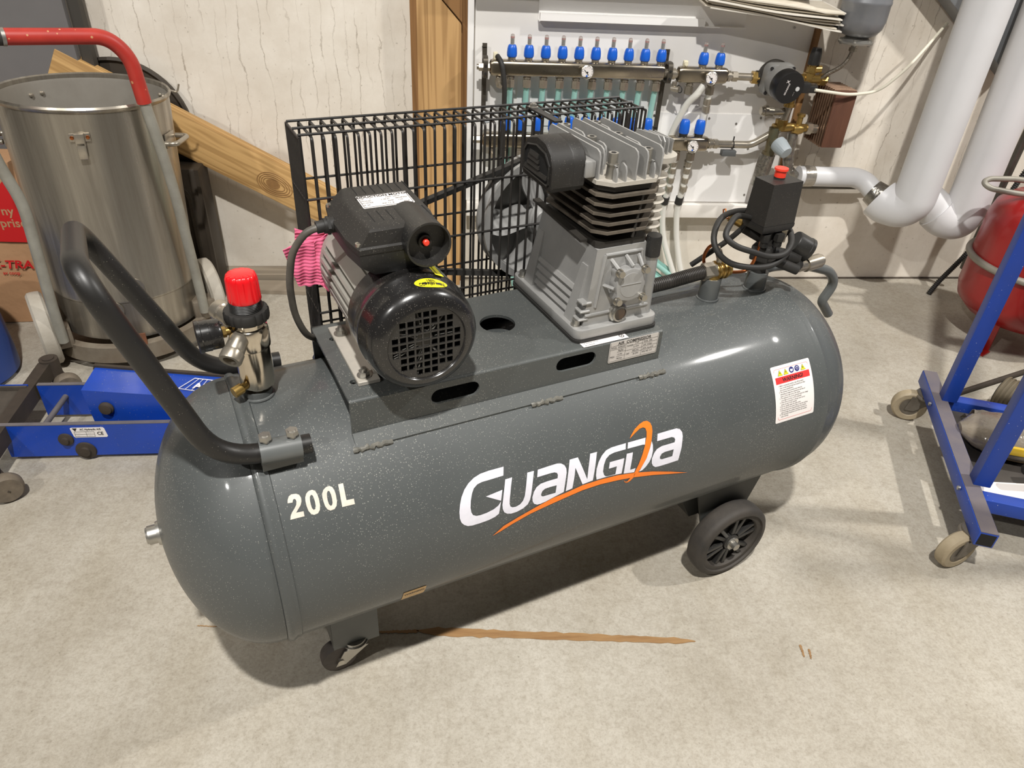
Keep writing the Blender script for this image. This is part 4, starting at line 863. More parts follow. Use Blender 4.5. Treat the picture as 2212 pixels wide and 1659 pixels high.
# ================================================================== WALL: timber post, white board, trunking
wood = wood_mat('pine_upright', srgb(138, 100, 56), srgb(196, 156, 104), 2, 20)
wood_d = wood_mat('pine_dark', srgb(104, 72, 38), srgb(150, 110, 66), 2, 20)
wood_x = wood_mat('pine_beam', srgb(150, 112, 62), srgb(206, 166, 108), 0, 22)
white_bd = mat('white_board', srgb(242, 240, 237), .5, 0, srgb(234, 230, 224), 3, .8)
white_mt = mat('white_painted_steel', srgb(243, 241, 238), .42)
dusty_wh = mat('dusty_white', srgb(228, 222, 212), .6, 0, srgb(240, 236, 230), 9, .9)
tp = thing('timber_post', 'tall pine timber post fixed to the wall beside the white board', 'post', (.04, -.04, 0))
obj('post_plank', B().plate([(-.040, .0), (.095, .0), (.095, .845), (-.018, .935), (-.030, .925), (-.036, .90)][:3] + [(.093, .850), (.022, .925), (-.034, .985)], [], (0, -.052, 0), UX, UZ, -.034), wood, tp, 'broad front plank with a mitred top')
obj('post_plank', B().box((.030, -.009, .70), (.170, .016, 1.40)), wood_d, tp, 'darker backing plank')
obj('post_plank', B().plate([(.024, .928), (.097, .853), (.097, 1.30), (.024, 1.30)], [], (0, -.050, 0), UX, UZ, -.032), wood_d, tp, 'upper plank above the mitre')
wb = thing('mounting_board', 'large white mounting board on the wall carrying the heating manifolds', 'board', (.66, -.02, .26))
obj('board_panel', B().box((.662, -.0265, .785), (1.05, .013, .95)), white_bd, wb)
obj('board_edge', B().box((.1235, -.027, .785), (.019, .022, .95), bev=.002), white_mt, wb)
obj('board_ledge', B().box((.655, -.046, .2865), (1.078, .026, .047), bev=.002), dusty_wh, wb, 'white folded ledge along the lower edge')
obj('board_cover', B().box((.900, -.0345, .462), (.39, .003, .296)), white_mt, wb)
obj('board_cover', B().box((.480, -.0345, .640), (.42, .003, .16)), white_mt, wb)
scr = B().lathe([(0, 0), (.004, 0), (.0035, -.0015), (0, -.002)], (0, 0, 0), UY, 12).mesh('screw', zinc)
for x, z in ((.72, .60), (.905, .595), (1.08, .60), (.725, .33), (1.085, .34), (1.0, .58), (1.06, .50), (.96, .905), (1.12, .87), (.40, .905), (.345, .90)): inst(scr, 'board_screw', (x, -.0365, z), wb)
obj('board_rail', B().box((1.196, -.03, .56), (.018, .03, .62)), wood_d, wb, 'narrow wooden rail on the right edge')
trk = thing('cable_trunking', 'white metal cable trunking along the top of the mounting board', 'trunking', (.64, -.035, .868))
obj('trunking_back', B().box((.640, -.038, .91), (.635, .006, .085)), white_mt, trk)
obj('trunking_lip', B().box((.575, -.052, .877), (.50, .024, .020)), white_mt, trk)
obj('trunking_base', B().box((.640, -.048, .866), (.635, .024, .003)), white_mt, trk)
# unseen box added above the trunking, sized to shade the top of the board
tag(obj('shade_box', B().box((.62, -.076, 1.19), (.98, .105, .42), bev=.004), white_mt), 'unseen white box added above the cable trunking to shade the board', 'shade box')
b_ = struct('wall_floor_joint', B().box((.9, -.002, .003), (4.2, .005, .006)), mat('joint_dark', srgb(58, 52, 46), .9, 0, srgb(110, 100, 88), 30, 1.))  # thin dark strip drawing the crack where wall meets floor
# low ledge and loose plank at the wall foot
mt_br = mat('aged_grey_wood', srgb(132, 120, 104), .8, 0, srgb(160, 148, 130), 14, .9, stretch=(.2, 3, 3))
o = struct('trim_1', B().plate([(0, 0), (-.030, 0), (-.030, .030), (-.022, .032), (-.020, .042), (-.004, .044), (0, .050)], [], (-.745, -.001, 0), UY, UZ, .66), mt_br)
tag(obj('floor_plank', B().plate([(-.76, -.105), (-.12, -.150), (-.08, -.060), (-.725, -.036)], [], (0, 0, .0005), UX, UY, .014), mt_br), 'flat grey plank lying on the floor along the wall', 'plank')

# ================================================================== UNDERFLOOR HEATING MANIFOLDS
blue_k = mat('blue_cap', srgb(24, 96, 204), .35)
teal_p = mat('turquoise_pipe', srgb(142, 192, 182), .42, 0, srgb(158, 204, 194), 8, .6)
white_p = mat('white_pipe', srgb(222, 220, 212), .4)
glass_t = mat('sight_tube', srgb(214, 212, 206), .15, spec=.6, trans=.7)
steel_bar = mat('stainless_bar', srgb(188, 178, 162), .2, 1., srgb(150, 140, 122), 9, .9, rough2=.34)
strap_m = mat('galvanised_strap', srgb(112, 106, 96), .5, .7, srgb(66, 60, 52), 24, .9)
def bar(x0, x1, z, y=-.09, h=.046, d=.038):
    def rg(x, g=0): return [V((x, y + p[0], z + p[1])) for p in rrect(-d / 2 + g, -h / 2 + g, d / 2 - g, h / 2 - g, .012)]
    return B().loft([rg(x0, .008), rg(x0 + .004, .002), rg(x0 + .012), rg(x1 - .012), rg(x1 - .004, .002), rg(x1, .008)])
def gauge_on(parent, x, z, y=-.112):
    g = obj('dial_gauge', B().lathe([(0, 0), (.006, 0), (.006, .012), (.0180, .014), (.0195, .018), (.0195, .026), (.0175, .027), (.0172, .0245), (0, .0245)], (x, y, z), (.0, -1, .06), 36), steel, parent, 'round white dial gauge')
    obj('gauge_dial', B().cyl((x, y - .0246, z + .0015), (x, y - .0252, z + .0015), .0170, n=32), label_wh, g)
    tk = B()
    for k in range(11):
        a = math.radians(225 - 27 * k); d = V((math.cos(a), 0, math.sin(a))); c = V((x, y - .0256, z + .0016)) + d * .0140
        tk.box(c, (.0026, .0004, .0007), M=Matrix((d, V((0, 1, 0)), d.cross(V((0, 1, 0))))).transposed())
    obj('gauge_marks', tk, ink, g, None, 35, 'stuff')
    obj('gauge_needle', B().tube([V((x + .004, y - .0262, z - .006)), V((x - .009, y - .0262, z + .008))], .0009, 6).cyl((x, y - .0258, z + .0015), (x, y - .027, z + .0015), .0024, n=12), ink, g)
    obj('gauge_mark', B().box((x - .001, y - .0256, z - .0085), (.005, .0004, .0045)), blue_k, g)
# shared meshes
kn = B().lathe([(0, 0), (.0105, 0), (.0135, .001), (.0150, .004), (.0152, .012), (.0140, .024), (.0120, .031), (.0095, .034), (0, .0345)], (0, 0, 0), UZ, 28).mesh('knob', blue_k)
kb = B().lathe([(0, -.007), (.0115, -.007), (.0115, -.002), (.0125, 0), (0, 0)], (0, 0, 0), UZ, 20).mesh('base', nickel_d)
st_ = B().lathe([(0, 0), (.0062, 0), (.0062, .022), (.0050, .027), (0, .0285)], (0, 0, 0), UZ, 18).mesh('tube', glass_t)
co = B().cyl((0, 0, .001), (0, 0, .016), .0030, n=12).mesh('core', ink)
fl2 = B().cyl((0, 0, .0165), (0, 0, .0205), .0050, n=14).mesh('float', red_pr)
def flow_meter(parent, x, z, y=-.09):
    k = inst(kn, 'flow_meter_cap', (x, y, z), parent); inst(kb, 'meter_base', (0, 0, 0), k); inst(st_, 'sight_tube', (0, 0, .0345), k); inst(co, 'meter_core', (0, 0, .0345), k); inst(fl2, 'meter_float', (0, 0, .0345), k)
cap2 = B().lathe([(0, 0), (.0150, 0), (.0165, .004), (.0160, .024), (.0140, .038), (.0115, .0415), (0, .042)], (0, 0, 0), UZ, 28).mesh('cap', blue_k)
cb2 = B().lathe([(0, -.010), (.0125, -.010), (.0145, -.002), (.0145, 0), (0, 0)], (0, 0, 0), UZ, 20).mesh('base', black_pl)
nut = B().cyl((0, 0, -.014), (0, 0, .008), .0135, n=6).cyl((0, 0, .008), (0, 0, .020), .0100, n=16).cyl((0, 0, .012), (0, 0, .015), .0125, n=20).mesh('nut', nickel_d)
ZU = .741
mu = thing('heating_manifold', 'upper stainless heating manifold with a long row of blue flow meters', 'manifold', (.18, -.03, .60))
obj('manifold_bar', bar(.178, .714, ZU), steel_bar, mu); obj('manifold_bar', bar(.754, .914, ZU - .004), steel_bar, mu)
for i in range(10): flow_meter(mu, .2435 + .0505 * i, ZU + .030)
for x in (.831, .883): flow_meter(mu, x, ZU + .026)
for i in range(10): inst(nut, 'outlet_nut', (.2420 + .0502 * i, -.090, ZU - .040), mu)
for x in (.800, .868): inst(nut, 'outlet_nut', (x, -.090, ZU - .046), mu)
gauge_on(mu, .466, ZU + .001); gauge_on(mu, .850, ZU - .006)
for x, z0, z1 in ((.165, .600, .80), (.726, .555, .80)):
    obj('bracket_strap', B().box((x, -.052, (z0 + z1) / 2), (.014, .004, z1 - z0)).box((x, -.044, z1 - .012), (.014, .02, .003)).box((x, -.044, z0 + .01), (.014, .02, .003)), strap_m, mu)
    obj('bar_clamp', B().plate(rrect(-.024, -.029, .024, .031, .014), [rrect(-.0195, -.0235, .0195, .0235, .012)], (x - .007, -.09, ZU), UY, UZ, .014), strap_m, mu)
    for dz in (-.014, .008): obj('clamp_screw', B().cyl((x, -.114, ZU + dz), (x, -.117, ZU + dz), .0035, n=10), ink, mu)
obj('end_plug', B().cyl((.146, -.09, ZU), (.180, -.09, ZU), .012, n=6).cyl((.140, -.09, ZU), (.147, -.09, ZU), .008, n=12), nickel_d, mu)
obj('end_valve', B().cyl((.205, -.09, ZU - .022), (.205, -.098, ZU - .04), .007, n=12).cyl((.205, -.098, ZU - .036), (.208, -.118, ZU - .044), .011, n=18).cyl((.208, -.117, ZU - .044), (.209, -.126, ZU - .047), .006, n=12), nickel_d, mu)
obj('air_vent', B().box((.195, -.088, ZU + .032), (.013, .012, .020), bev=.002).cyl((.195, -.088, ZU + .02), (.195, -.088, ZU + .026), .007, n=12), mat('ivory_plastic', srgb(226, 218, 190), .45), mu)
obj('air_vent', B().box((.776, -.09, ZU + .028), (.014, .012, .016), bev=.002).cyl((.776, -.102, ZU + .028), (.776, -.094, ZU + .028), .006, n=12).cyl((.776, -.09, ZU + .014), (.776, -.09, ZU + .02), .007, n=12), MATS['ivory_plastic'], mu)
obj('union', B().cyl((.712, -.09, ZU - .002), (.756, -.09, ZU - .004), .0125, n=20).cyl((.737, -.09, ZU - .003), (.748, -.09, ZU - .003), .0165, n=18), nickel_d, mu)
obj('union', B().cyl((.908, -.09, ZU - .005), (.935, -.092, ZU - .005), .0125, n=20).cyl((.915, -.09, ZU - .005), (.924, -.09, ZU - .005), .016, n=18).cyl((.930, -.092, ZU - .005), (.946, -.093, ZU - .005), .0155, n=6), nickel_d, mu)
obj('flow_pipe', B().cyl((.945, -.093, ZU - .005), (.995, -.096, ZU - .005), .0112, n=20), nickel_d, mu); obj('pump_union', B().cyl((.992, -.096, ZU - .005), (1.012, -.098, ZU - .005), .0195, n=6), brass, mu)
obj('drain_valve', B().cyl((.752, -.09, ZU - .026), (.752, -.09, ZU - .044), .0075, n=12).cyl((.744, -.09, ZU - .046), (.764, -.104, ZU - .046), .009, n=16), nickel_d, mu)
obj('drain_ring', B().torus((.765, -.105, ZU - .044), (.8, .5, .2), .011, .0016, 24, 6), black_ru, mu)
ZL = .529
ml = thing('heating_manifold', 'lower stainless heating manifold with blue caps, seen behind the wire cage', 'manifold', (.16, -.03, .45))
obj('manifold_bar', bar(.160, .716, ZL), steel_bar, ml); obj('manifold_bar', bar(.760, .895, ZL), steel_bar, ml)
obj('union', B().cyl((.712, -.09, ZL), (.764, -.09, ZL), .0125, n=20).cyl((.737, -.09, ZL), (.748, -.09, ZL), .0165, n=18).cyl((.890, -.09, ZL), (.925, -.09, ZL), .0125, n=20).cyl((.898, -.09, ZL), (.908, -.09, ZL), .016, n=18).cyl((.914, -.09, ZL), (.928, -.09, ZL), .0155, n=6), nickel_d, ml)
for x in [.232 + .0505 * i for i in range(10)] + [.809, .860]:
    k = inst(cap2, 'blue_cap', (x, -.09, ZL + .032), ml); inst(cb2, 'cap_base', (0, 0, 0), k)
for x in [.228 + .0502 * i for i in range(10)] + [.796, .846]: inst(nut, 'outlet_nut', (x, -.09, ZL - .040), ml)
gauge_on(ml, .832, ZL)
obj('end_plug', B().cyl((.128, -.09, ZL), (.162, -.09, ZL), .012, n=6), nickel_d, ml)
obj('end_valve', B().cyl((.190, -.09, ZL - .022), (.190, -.098, ZL - .04), .007, n=12).cyl((.190, -.098, ZL - .036), (.193, -.118, ZL - .044), .011, n=18), nickel_d, ml)
obj('thermometer_ring', B().torus((.172, -.10, .60), (0, -1, .2), .016, .003, 26, 8), grey_pl, ml)
obj('return_pipe', B().tube([(.925, -.09, ZL - .001), (1.042, -.092, ZL - .001), (1.098, -.105, .570), (1.118, -.11, .585)], .0118, 18, fil=.02), nickel_d, ml, 'bent steel return pipe')
obj('sensor_box', B().box((.968, -.098, .503), (.048, .022, .018), bev=.002), mat('sensor_grey', srgb(84, 86, 86), .5), ml); obj('cable_tie', B().torus((.980, -.092, ZL - .002), UX, .0128, .0015, 24, 6).box((.980, -.092, .548), (.003, .004, .012)), ink, ml)
# turquoise loop pipes from the upper manifold
nth = ['first', 'second', 'third', 'fourth', 'fifth', 'sixth', 'seventh', 'eighth', 'ninth', 'tenth']
for i in range(10):
    x = .2420 + .0502 * i; xb = x + .05 + .025 * i
    tag(obj('heating_pipe', B().tube([(x, -.088, ZU - .05), (x + .001, -.070, .60), (x + .002, -.052, .46), (x + .004, -.050, .30), (x + .02, -.060, .16), (xb, -.075, -.01)], .0088, 12, fil=.06, seg=5), teal_p),
        'turquoise plastic heating pipe, %s from the left under the upper manifold' % nth[i], 'pipe', 'turquoise heating pipes')
for i in range(10):
    x = .228 + .0502 * i
    tag(obj('heating_pipe', B().tube([(x, -.090, ZL - .05), (x, -.088, .38), (x + .004, -.080, .30), (x + .03, -.085, .16), (x + .09 + .02 * i, -.10, -.01)], .0088, 12, fil=.06, seg=5), teal_p),
        'turquoise plastic return pipe, %s from the left under the lower manifold' % nth[i], 'pipe', 'turquoise return pipes')
tag(obj('heating_pipe', B().tube([(.838, -.112, ZU - .030), (.822, -.115, ZU - .055), (.800, -.100, .655), (.775, -.075, .56), (.768, -.058, .45), (.764, -.054, .33), (.762, -.050, .24), (.785, -.052, .12), (.80, -.058, -.01)], .0108, 14, fil=.04, seg=5), white_p), 'thick white curved hose hanging below the right flow meters', 'pipe', 'white pipes')
wp = thing('heating_pipe', 'white pipe with chrome press fittings between both gauges', 'pipe', (.868, -.08, .57))
obj('pipe_run', B().tube([(.868, -.090, ZU - .055), (.866, -.085, .60), (.862, -.06, .52)], .0100, 14, fil=.04), white_p, wp)
for z in (.662, .640): obj('press_sleeve', B().cyl((.868, -.089, z - .012), (.868, -.090, z + .006), .0120, n=18), nickel_d, wp)
for j, (x, lab) in enumerate(((.796, 'white return pipe left of the lower right gauge'), (.846, 'white return pipe with chrome sleeves below the lower right gauge'))):
    wp = thing('heating_pipe', lab, 'pipe', (x, -.09, 0), 'white return pipes')
    obj('pipe_run', B().tube([(x, -.090, ZL - .05), (x - .004, -.085, .38), (x - .006, -.07, .30), (x + .01, -.068, .20), (x + .06 - j * .02, -.09, .08), (x + .10 - j * .02, -.11, -.01)], .0100, 14, fil=.05), white_p, wp)
    for z in (.462, .440, .408, .378): obj('press_sleeve', B().cyl((x - .003, -.087, z - .009), (x - .002, -.088, z + .007), .0125, n=18).cyl((x - .003, -.087, z + .005), (x - .0025, -.088, z + .008), .0135, n=18), nickel_d, wp)
    obj('pipe_boot', B().cyl((x - .006, -.074, .320), (x - .005, -.078, .345), .0135, n=18), black_ru, wp)
tag(obj('drain_hose', B().tube([(.200, -.094, ZU + .032), (.212, -.118, ZU + .018), (.222, -.124, .700), (.224, -.116, .62), (.222, -.115, .50), (.215, -.115, .42)], .0075, 14, fil=.03, seg=5), black_ru), 'black hose hanging in front of the left manifold end', 'hose')

# ================================================================== CIRCULATOR, HEAT EXCHANGER, MIXING VALVE
cp_ = thing('circulator_pump', 'grey circulator pump with a round black control face', 'pump', (1.06, -.12, .68))
ca = V((.10, -1, -.10)).normalized()
c0 = V((1.057, -.095, .742))
obj('pump_volute', B().lathe([(0, -.02), (.040, -.018), (.048, -.005), (.050, .008), (.044, .018), (0, .02)], c0, ca, 40).cyl((1.005, -.097, .737), (1.06, -.095, .738), .019, n=18).cyl((1.06, -.095, .738), (1.135, -.095, .738), .019, n=18), cast_bl, cp_)
sq = []
x_, y_, _d = frame(ca)
X0 = V((1, 0, 0)); X0 = (X0 - ca * X0.dot(ca)).normalized(); Y0 = X0.cross(ca) * -1
Y0 = V((0, 0, 1)); Y0 = (Y0 - ca * Y0.dot(ca)).normalized()
hs_ = obj('pump_housing', B().plate(rrect(-.046, -.046, .046, .046, .018), [], c0 + ca * .018, X0, Y0, -.03 if X0.cross(Y0).dot(ca) < 0 else .03).bevel(.003, 2, .5).lathe([(0, .04), (.047, .04), (.0475, .07), (.0455, .085), (0, .085)], c0, ca, 40), mat('pump_grey', srgb(128, 128, 126), .5, .35, srgb(150, 148, 144), 20, .8), cp_)
for a, b_ in ((-1, -1), (1, -1), (-1, 1), (1, 1)):
    p = c0 + X0 * a * .036 + Y0 * b_ * .036 + ca * .046; obj('housing_bolt', B().cyl(p, p + ca * .006, .005, n=12), ink, cp_)
fa = obj('control_face', B().lathe([(0, .080), (.0465, .080), (.047, .086), (.047, .112), (.0445, .117), (0, .1175)], c0, ca, 48), mat('control_black', srgb(22, 22, 23), .35), cp_, 'black round control panel')
pf = lambda x, y: c0 + ca * .1184 + (X0 * math.cos(1.35) + Y0 * math.sin(1.35)) * x + (-X0 * math.sin(1.35) + Y0 * math.cos(1.35)) * y
link('face_lettering', join([text_mesh('GRUNDFOS', .0072, lambda a, b_: pf(-.022 + a, .006 + b_), label_wh, 'l', .0001, .9), text_mesh('---- --', .0058, lambda a, b_: pf(-.018 + a, -.020 + b_), label_wh, 'l', 0, .9), text_mesh('X', .0120, lambda a, b_: pf(.012 + a, .012 + b_), label_wh, 'l', .0003)], 'l'), fa)
obj('face_button', B().cyl(c0 + ca * .117 + X0 * .025 - Y0 * .002, c0 + ca * .1186 + X0 * .025 - Y0 * .002, .0065, n=20), mat('button_silver', srgb(200, 200, 198), .4), fa)
pg = obj('power_plug', B().box(c0 + ca * .095 + X0 * .060 - Y0 * .004, (.03, .03, .030), bev=.004).box(c0 + ca * .092 + X0 * .087 - Y0 * .010, (.034, .024, .022), bev=.005), black_pl, cp_)
tag(obj('power_cable', B().tube([(1.158, -.192, .724), (1.20, -.194, .720), (1.272, -.190, .712), (1.385, -.155, .716), (1.488, -.10, .774), (1.556, -.06, .833), (1.630, -.012, .897)], .0046, 10, fil=.05, seg=6), mat('cream_cable', srgb(226, 220, 202), .5)), 'thin cream cable sagging from the pump plug to the wall', 'cable')
hx = thing('heat_exchanger', 'copper brown plate heat exchanger with ridged sides', 'heat exchanger', (1.275, -.10, .545))
hxm = mat('copper_brown', srgb(132, 92, 74), .42, .55, srgb(108, 76, 62), 12, .9, stretch=(6, 6, .6)); hxr = mat('braze_edge', srgb(176, 146, 122), .35, .8, srgb(110, 86, 70), 18, .9)
for k in range(15):
    y = -.050 - .0075 * k; g = .004 if k % 2 else 0
    obj('exchanger_plate', B().box((1.276, y, .632), (.074 - 2 * g, .0058, .176 - 2 * g), bev=.0012, seg=1), hxr, hx)
obj('cover_plate', B().box((1.276, -.1665, .632), (.070, .010, .172), bev=.004), hxm, hx, 'smooth brown front plate')
mv = thing('mixing_valve', 'brass mixing valve and fittings with a grey thermostat knob', 'valve', (1.15, -.1, .47))
obj('valve_tee', B().cyl((1.118, -.11, .585), (1.118, -.11, .615), .019, n=6).cyl((1.095, -.108, .588), (1.150, -.11, .592), .014, n=18), brass, mv)
obj('ball_valve', B().cyl((1.150, -.11, .592), (1.215, -.11, .590), .0125, n=18).lathe([(0, -.018), (.014, -.016), (.018, 0), (.014, .016), (0, .018)], (1.175, -.115, .588), UX, 20).cyl((1.175, -.115, .60), (1.175, -.117, .632), .009, n=14).cyl((1.175, -.117, .628), (1.175, -.117, .636), .013, n=18), brass, mv)
obj('union', B().cyl((1.205, -.11, .590), (1.222, -.11, .589), .019, n=6).cyl((1.222, -.11, .589), (1.240, -.11, .588), .0145, n=18), nickel_d, mv)
obj('valve_tee', B().cyl((1.135, -.098, .738), (1.235, -.10, .736), .0125, n=18).cyl((1.160, -.098, .738), (1.178, -.098, .738), .019, n=6).cyl((1.212, -.10, .737), (1.230, -.10, .736), .0185, n=6), brass, mv)
obj('riser', B().cyl((1.180, -.098, .735), (1.180, -.098, .78), .0125, n=18).cyl((1.180, -.098, .755), (1.180, -.098, .772), .0165, n=6).cyl((1.18, -.098, .765), (1.206, -.108, .768), .0105, n=16), brass, mv)
obj('safety_cap', B().lathe([(0, .778), (.0175, .778), (.0180, .800), (.0155, .818), (.0135, .826), (0, .827)], (1.180, -.098, 0), UZ, 36, lambda t, r, h: 1 + .02 * (1 if int(t * 24 / (2 * PI)) % 2 else 0)), black_pl, mv, 'black safety valve cap')
obj('drop_pipe', B().cyl((1.132, -.105, .72), (1.132, -.108, .685), .0165, n=6).cyl((1.132, -.108, .69), (1.130, -.11, .655), .0125, n=18).cyl((1.130, -.11, .665), (1.130, -.11, .655), .0175, n=18), brass, mv)
obj('flex_section', B().cyl((1.130, -.11, .655), (1.124, -.11, .612), .0125, n=18), nickel_d, mv)
obj('strainer', B().cyl((1.050, -.10, .638), (1.085, -.102, .636), .0135, n=18).cyl((1.056, -.10, .638), (1.066, -.10, .638), .0175, n=20).cyl((1.08, -.102, .636), (1.118, -.108, .640), .0105, n=18).cyl((1.045, -.10, .638), (1.052, -.10, .638), .012, n=18), nickel_d, mv)
ta = V((.34, -.86, -.38)).normalized(); t0 = V((1.108, -.150, .548))
obj('valve_body', B().cyl((1.100, -.11, .59), (1.100, -.115, .50), .0165, n=18).cyl((1.10, -.112, .545), t0, .0150, n=18).cyl((1.098, -.112, .515), (1.098, -.112, .500), .0195, n=6), mat('tarnished_brass', srgb(128, 110, 78), .5, .7, srgb(90, 98, 84), 28, .9), mv)
kb_ = obj('thermostat_knob', B().lathe([(0, 0), (.0195, 0), (.0245, .004), (.0255, .018), (.0230, .032), (.0205, .050), (.0185, .054), (0, .055)], t0 + ta * -.01, ta, 60, lambda t, r, h: 1 - (.035 if (t * 20 / (2 * PI)) % 1 > .55 and h > .025 and r > .01 else 0)), mat('thermostat_grey', srgb(158, 166, 170), .45), mv, 'grey ribbed thermostat knob')
foil = mat('foil_wrap', srgb(176, 172, 164), .28, .9, srgb(112, 106, 98), 40, .9, bump=.8, bscale=70, bdist=.004)
obj('foil_wrap', B().tube([(1.098, -.112, .505), (1.094, -.11, .46), (1.088, -.108, .40)], lambda t: .024 + .002 * math.sin(t * 30), 18), foil, mv)
obj('foil_elbow', B().tube([(1.165, -.11, .575), (1.170, -.11, .51), (1.180, -.108, .455), (1.215, -.105, .432)], lambda t: .0165 + .0015 * math.sin(t * 30), 18, fil=.02), foil, mv)
# expansion vessel, braided hose, paper
vs_ = thing('expansion_vessel', 'grey expansion vessel hanging beside the stack of papers', 'vessel', (1.265, -.15, .85))
vg = mat('vessel_grey', srgb(118, 120, 124), .38, .3, srgb(134, 134, 136), 10, .8)
obj('vessel_shell', B().lathe([(0, .868), (.030, .868), (.050, .876), (.062, .892), (.0675, .915), (.0675, .955), (.0690, .958), (.0690, .964), (.0675, .967), (.0675, 1.15), (.05, 1.18), (0, 1.19)], (1.266, -.15, 0), UZ, 48), vg, vs_)
obj('vessel_flange', B().lathe([(0, .850), (.049, .850), (.050, .852), (.050, .856), (.047, .858), (.030, .870), (0, .870)], (1.266, -.15, 0), UZ, 40), zinc, vs_)
for k in range(5):
    a = 2 * PI * k / 5 + .4; obj('flange_bolt', B().cyl((1.266 + .041 * math.cos(a), -.15 + .041 * math.sin(a), .858), (1.266 + .041 * math.cos(a), -.15 + .041 * math.sin(a), .864), .006, n=6).cyl((1.266 + .041 * math.cos(a), -.15 + .041 * math.sin(a), .846), (1.266 + .041 * math.cos(a), -.15 + .041 * math.sin(a), .851), .004, n=10), zinc, vs_)
obj('vessel_nipple', B().cyl((1.266, -.15, .852), (1.264, -.15, .826), .0085, n=16).cyl((1.265, -.15, .838), (1.2645, -.15, .828), .0115, n=6), nickel_d, vs_)
obj('vessel_bracket', B().box((1.204, -.09, .90), (.012, .12, .03)), vg, vs_)
bh = [(1.264, -.15, .828), (1.261, -.148, .805), (1.250, -.14, .782), (1.222, -.118, .756), (1.214, -.108, .742)]
tag(obj('braided_hose', B().tube(bh, .0062, 12, fil=.02, seg=5), mat('steel_braid', srgb(176, 168, 156), .35, .9, srgb(96, 88, 78), 160, .9, bump=.6, bscale=500)), 'short braided steel hose below the expansion vessel', 'hose')
pp = thing('paper_stack', 'stack of curled white drawings resting above the cable trunking', 'papers', (1.0, -.15, .88))
paper = mat('paper_white', srgb(228, 222, 210), .7); paper_e = mat('paper_edge', srgb(196, 186, 168), .8, 0, srgb(228, 220, 204), 60, .9, stretch=(.1, .1, 6))
def sheet(k, n=14):
    b = B(); top = []; bot = []
    rnd = random.Random(k)
    dx, dy, dd = rnd.uniform(-.012, .012), rnd.uniform(-.01, .01), rnd.uniform(-.003, .003)
    for s_ in (0, 1):
        rows = []
        for j in range(2):
            row = []
            for i in range(n + 1):
                t = i / n; x = .795 + dx + .395 * t
                z = .9265 - .040 * t + .0052 * k + .006 * math.sin(t * 5 + k * .7) * (t) + (.010 * max(0, t - .86) / .14 if k > 4 else 0)
                y = -.150 - .035 * t + dy if j == 0 else -.032
                row.append(V((x, y, z + (.012 if j else 0) + (.0035 if s_ else 0))))
            rows.append(row)
        (bot if s_ == 0 else top).extend(rows)
    f0, b0 = b.vs(bot[0]), b.vs(bot[1]); f1, b1 = b.vs(top[0]), b.vs(top[1])
    for i in range(n):
        b.face([f0[i], f0[i + 1], b0[i + 1], b0[i]]); b.face([f1[i], b1[i], b1[i + 1], f1[i + 1]]); b.face([f0[i], f1[i], f1[i + 1], f0[i + 1]]); b.face([b0[i], b0[i + 1], b1[i + 1], b1[i]])
    b.face([f0[0], b0[0], b1[0], f1[0]]); b.face([f0[n], f1[n], b1[n], b0[n]])
    return b
for k in range(8): obj('paper_sheet', sheet(k), paper if k % 2 == 0 else paper_e, pp)

# ================================================================== INSULATED PIPES, DUCT, CONDUITS
pvc = mat('pipe_wrap', srgb(214, 213, 214), .42, 0, srgb(204, 203, 203), 4, .7)
ip = thing('insulated_pipe', 'thick white insulated pipe, front one of two, bending up from the mixing valve', 'pipe', (1.57, -.25, .34))
obj('pipe_upright', B().cyl((1.566, -.25, .425), (1.570, -.25, 1.6), .0655, n=40), pvc, ip)
obj('pipe_bend', B().tube([(1.566, -.25, .428), (1.566, -.25, .405), (1.548, -.235, .372), (1.512, -.195, .372), (1.495, -.175, .385)], .0655, 36, fil=.035, seg=10), pvc, ip)
obj('joint_tape', B().cyl((1.515, -.185, .375), (1.480, -.145, .398), .048, .040, 30), foil, ip)
obj('pipe_elbow', B().tube([(1.490, -.155, .392), (1.465, -.118, .420), (1.430, -.105, .430), (1.395, -.105, .4305)], .0325, 28, fil=.03, seg=8), pvc, ip)
obj('pipe_branch', B().cyl((1.225, -.105, .432), (1.40, -.105, .4305), .0325, n=32), pvc, ip)
obj('joint_tape', B().cyl((1.240, -.105, .432), (1.275, -.105, .432), .0345, n=30), mat('clear_tape', srgb(190, 184, 174), .2, .6, srgb(150, 142, 130), 50, .9, bump=.5, bscale=90), ip)
ip2 = thing('insulated_pipe', 'thick white insulated pipe, rear one of two, beside the steel conduit', 'pipe', (1.80, -.18, .27))
obj('pipe_upright', B().cyl((1.812, -.19, .37), (1.79, -.19, 1.6), .0655, n=40), pvc, ip2)
obj('pipe_bend', B().tube([(1.812, -.19, .372), (1.813, -.19, .345), (1.80, -.185, .310), (1.765, -.17, .312), (1.735, -.155, .335)], .0655, 36, fil=.04, seg=10), pvc, ip2)
obj('pipe_branch', B().cyl((1.745, -.16, .328), (1.655, -.11, .395), .060, n=32), pvc, ip2)
gd_ = mat('grey_duct', srgb(120, 124, 128), .45, .3, srgb(134, 136, 138), 6, .8)
d0, d1 = V((1.315, -.065, 1.127)), V((1.845, -.065, .742)); dx_ = (d1 - d0).normalized(); dn_ = V((0, 1, 0)); Md = Matrix((dx_, dn_, dx_.cross(dn_))).transposed()
tag(obj('air_duct', B().box((d0 + d1) / 2 + V((.06, .01, .065)), ((d1 - d0).length, .08, .15), M=Md, bev=.004), gd_), 'slanting grey metal duct behind the insulated pipes', 'duct')
galv = mat('galvanised_tube', srgb(118, 116, 110), .4, .8, srgb(78, 74, 66), 18, .9)
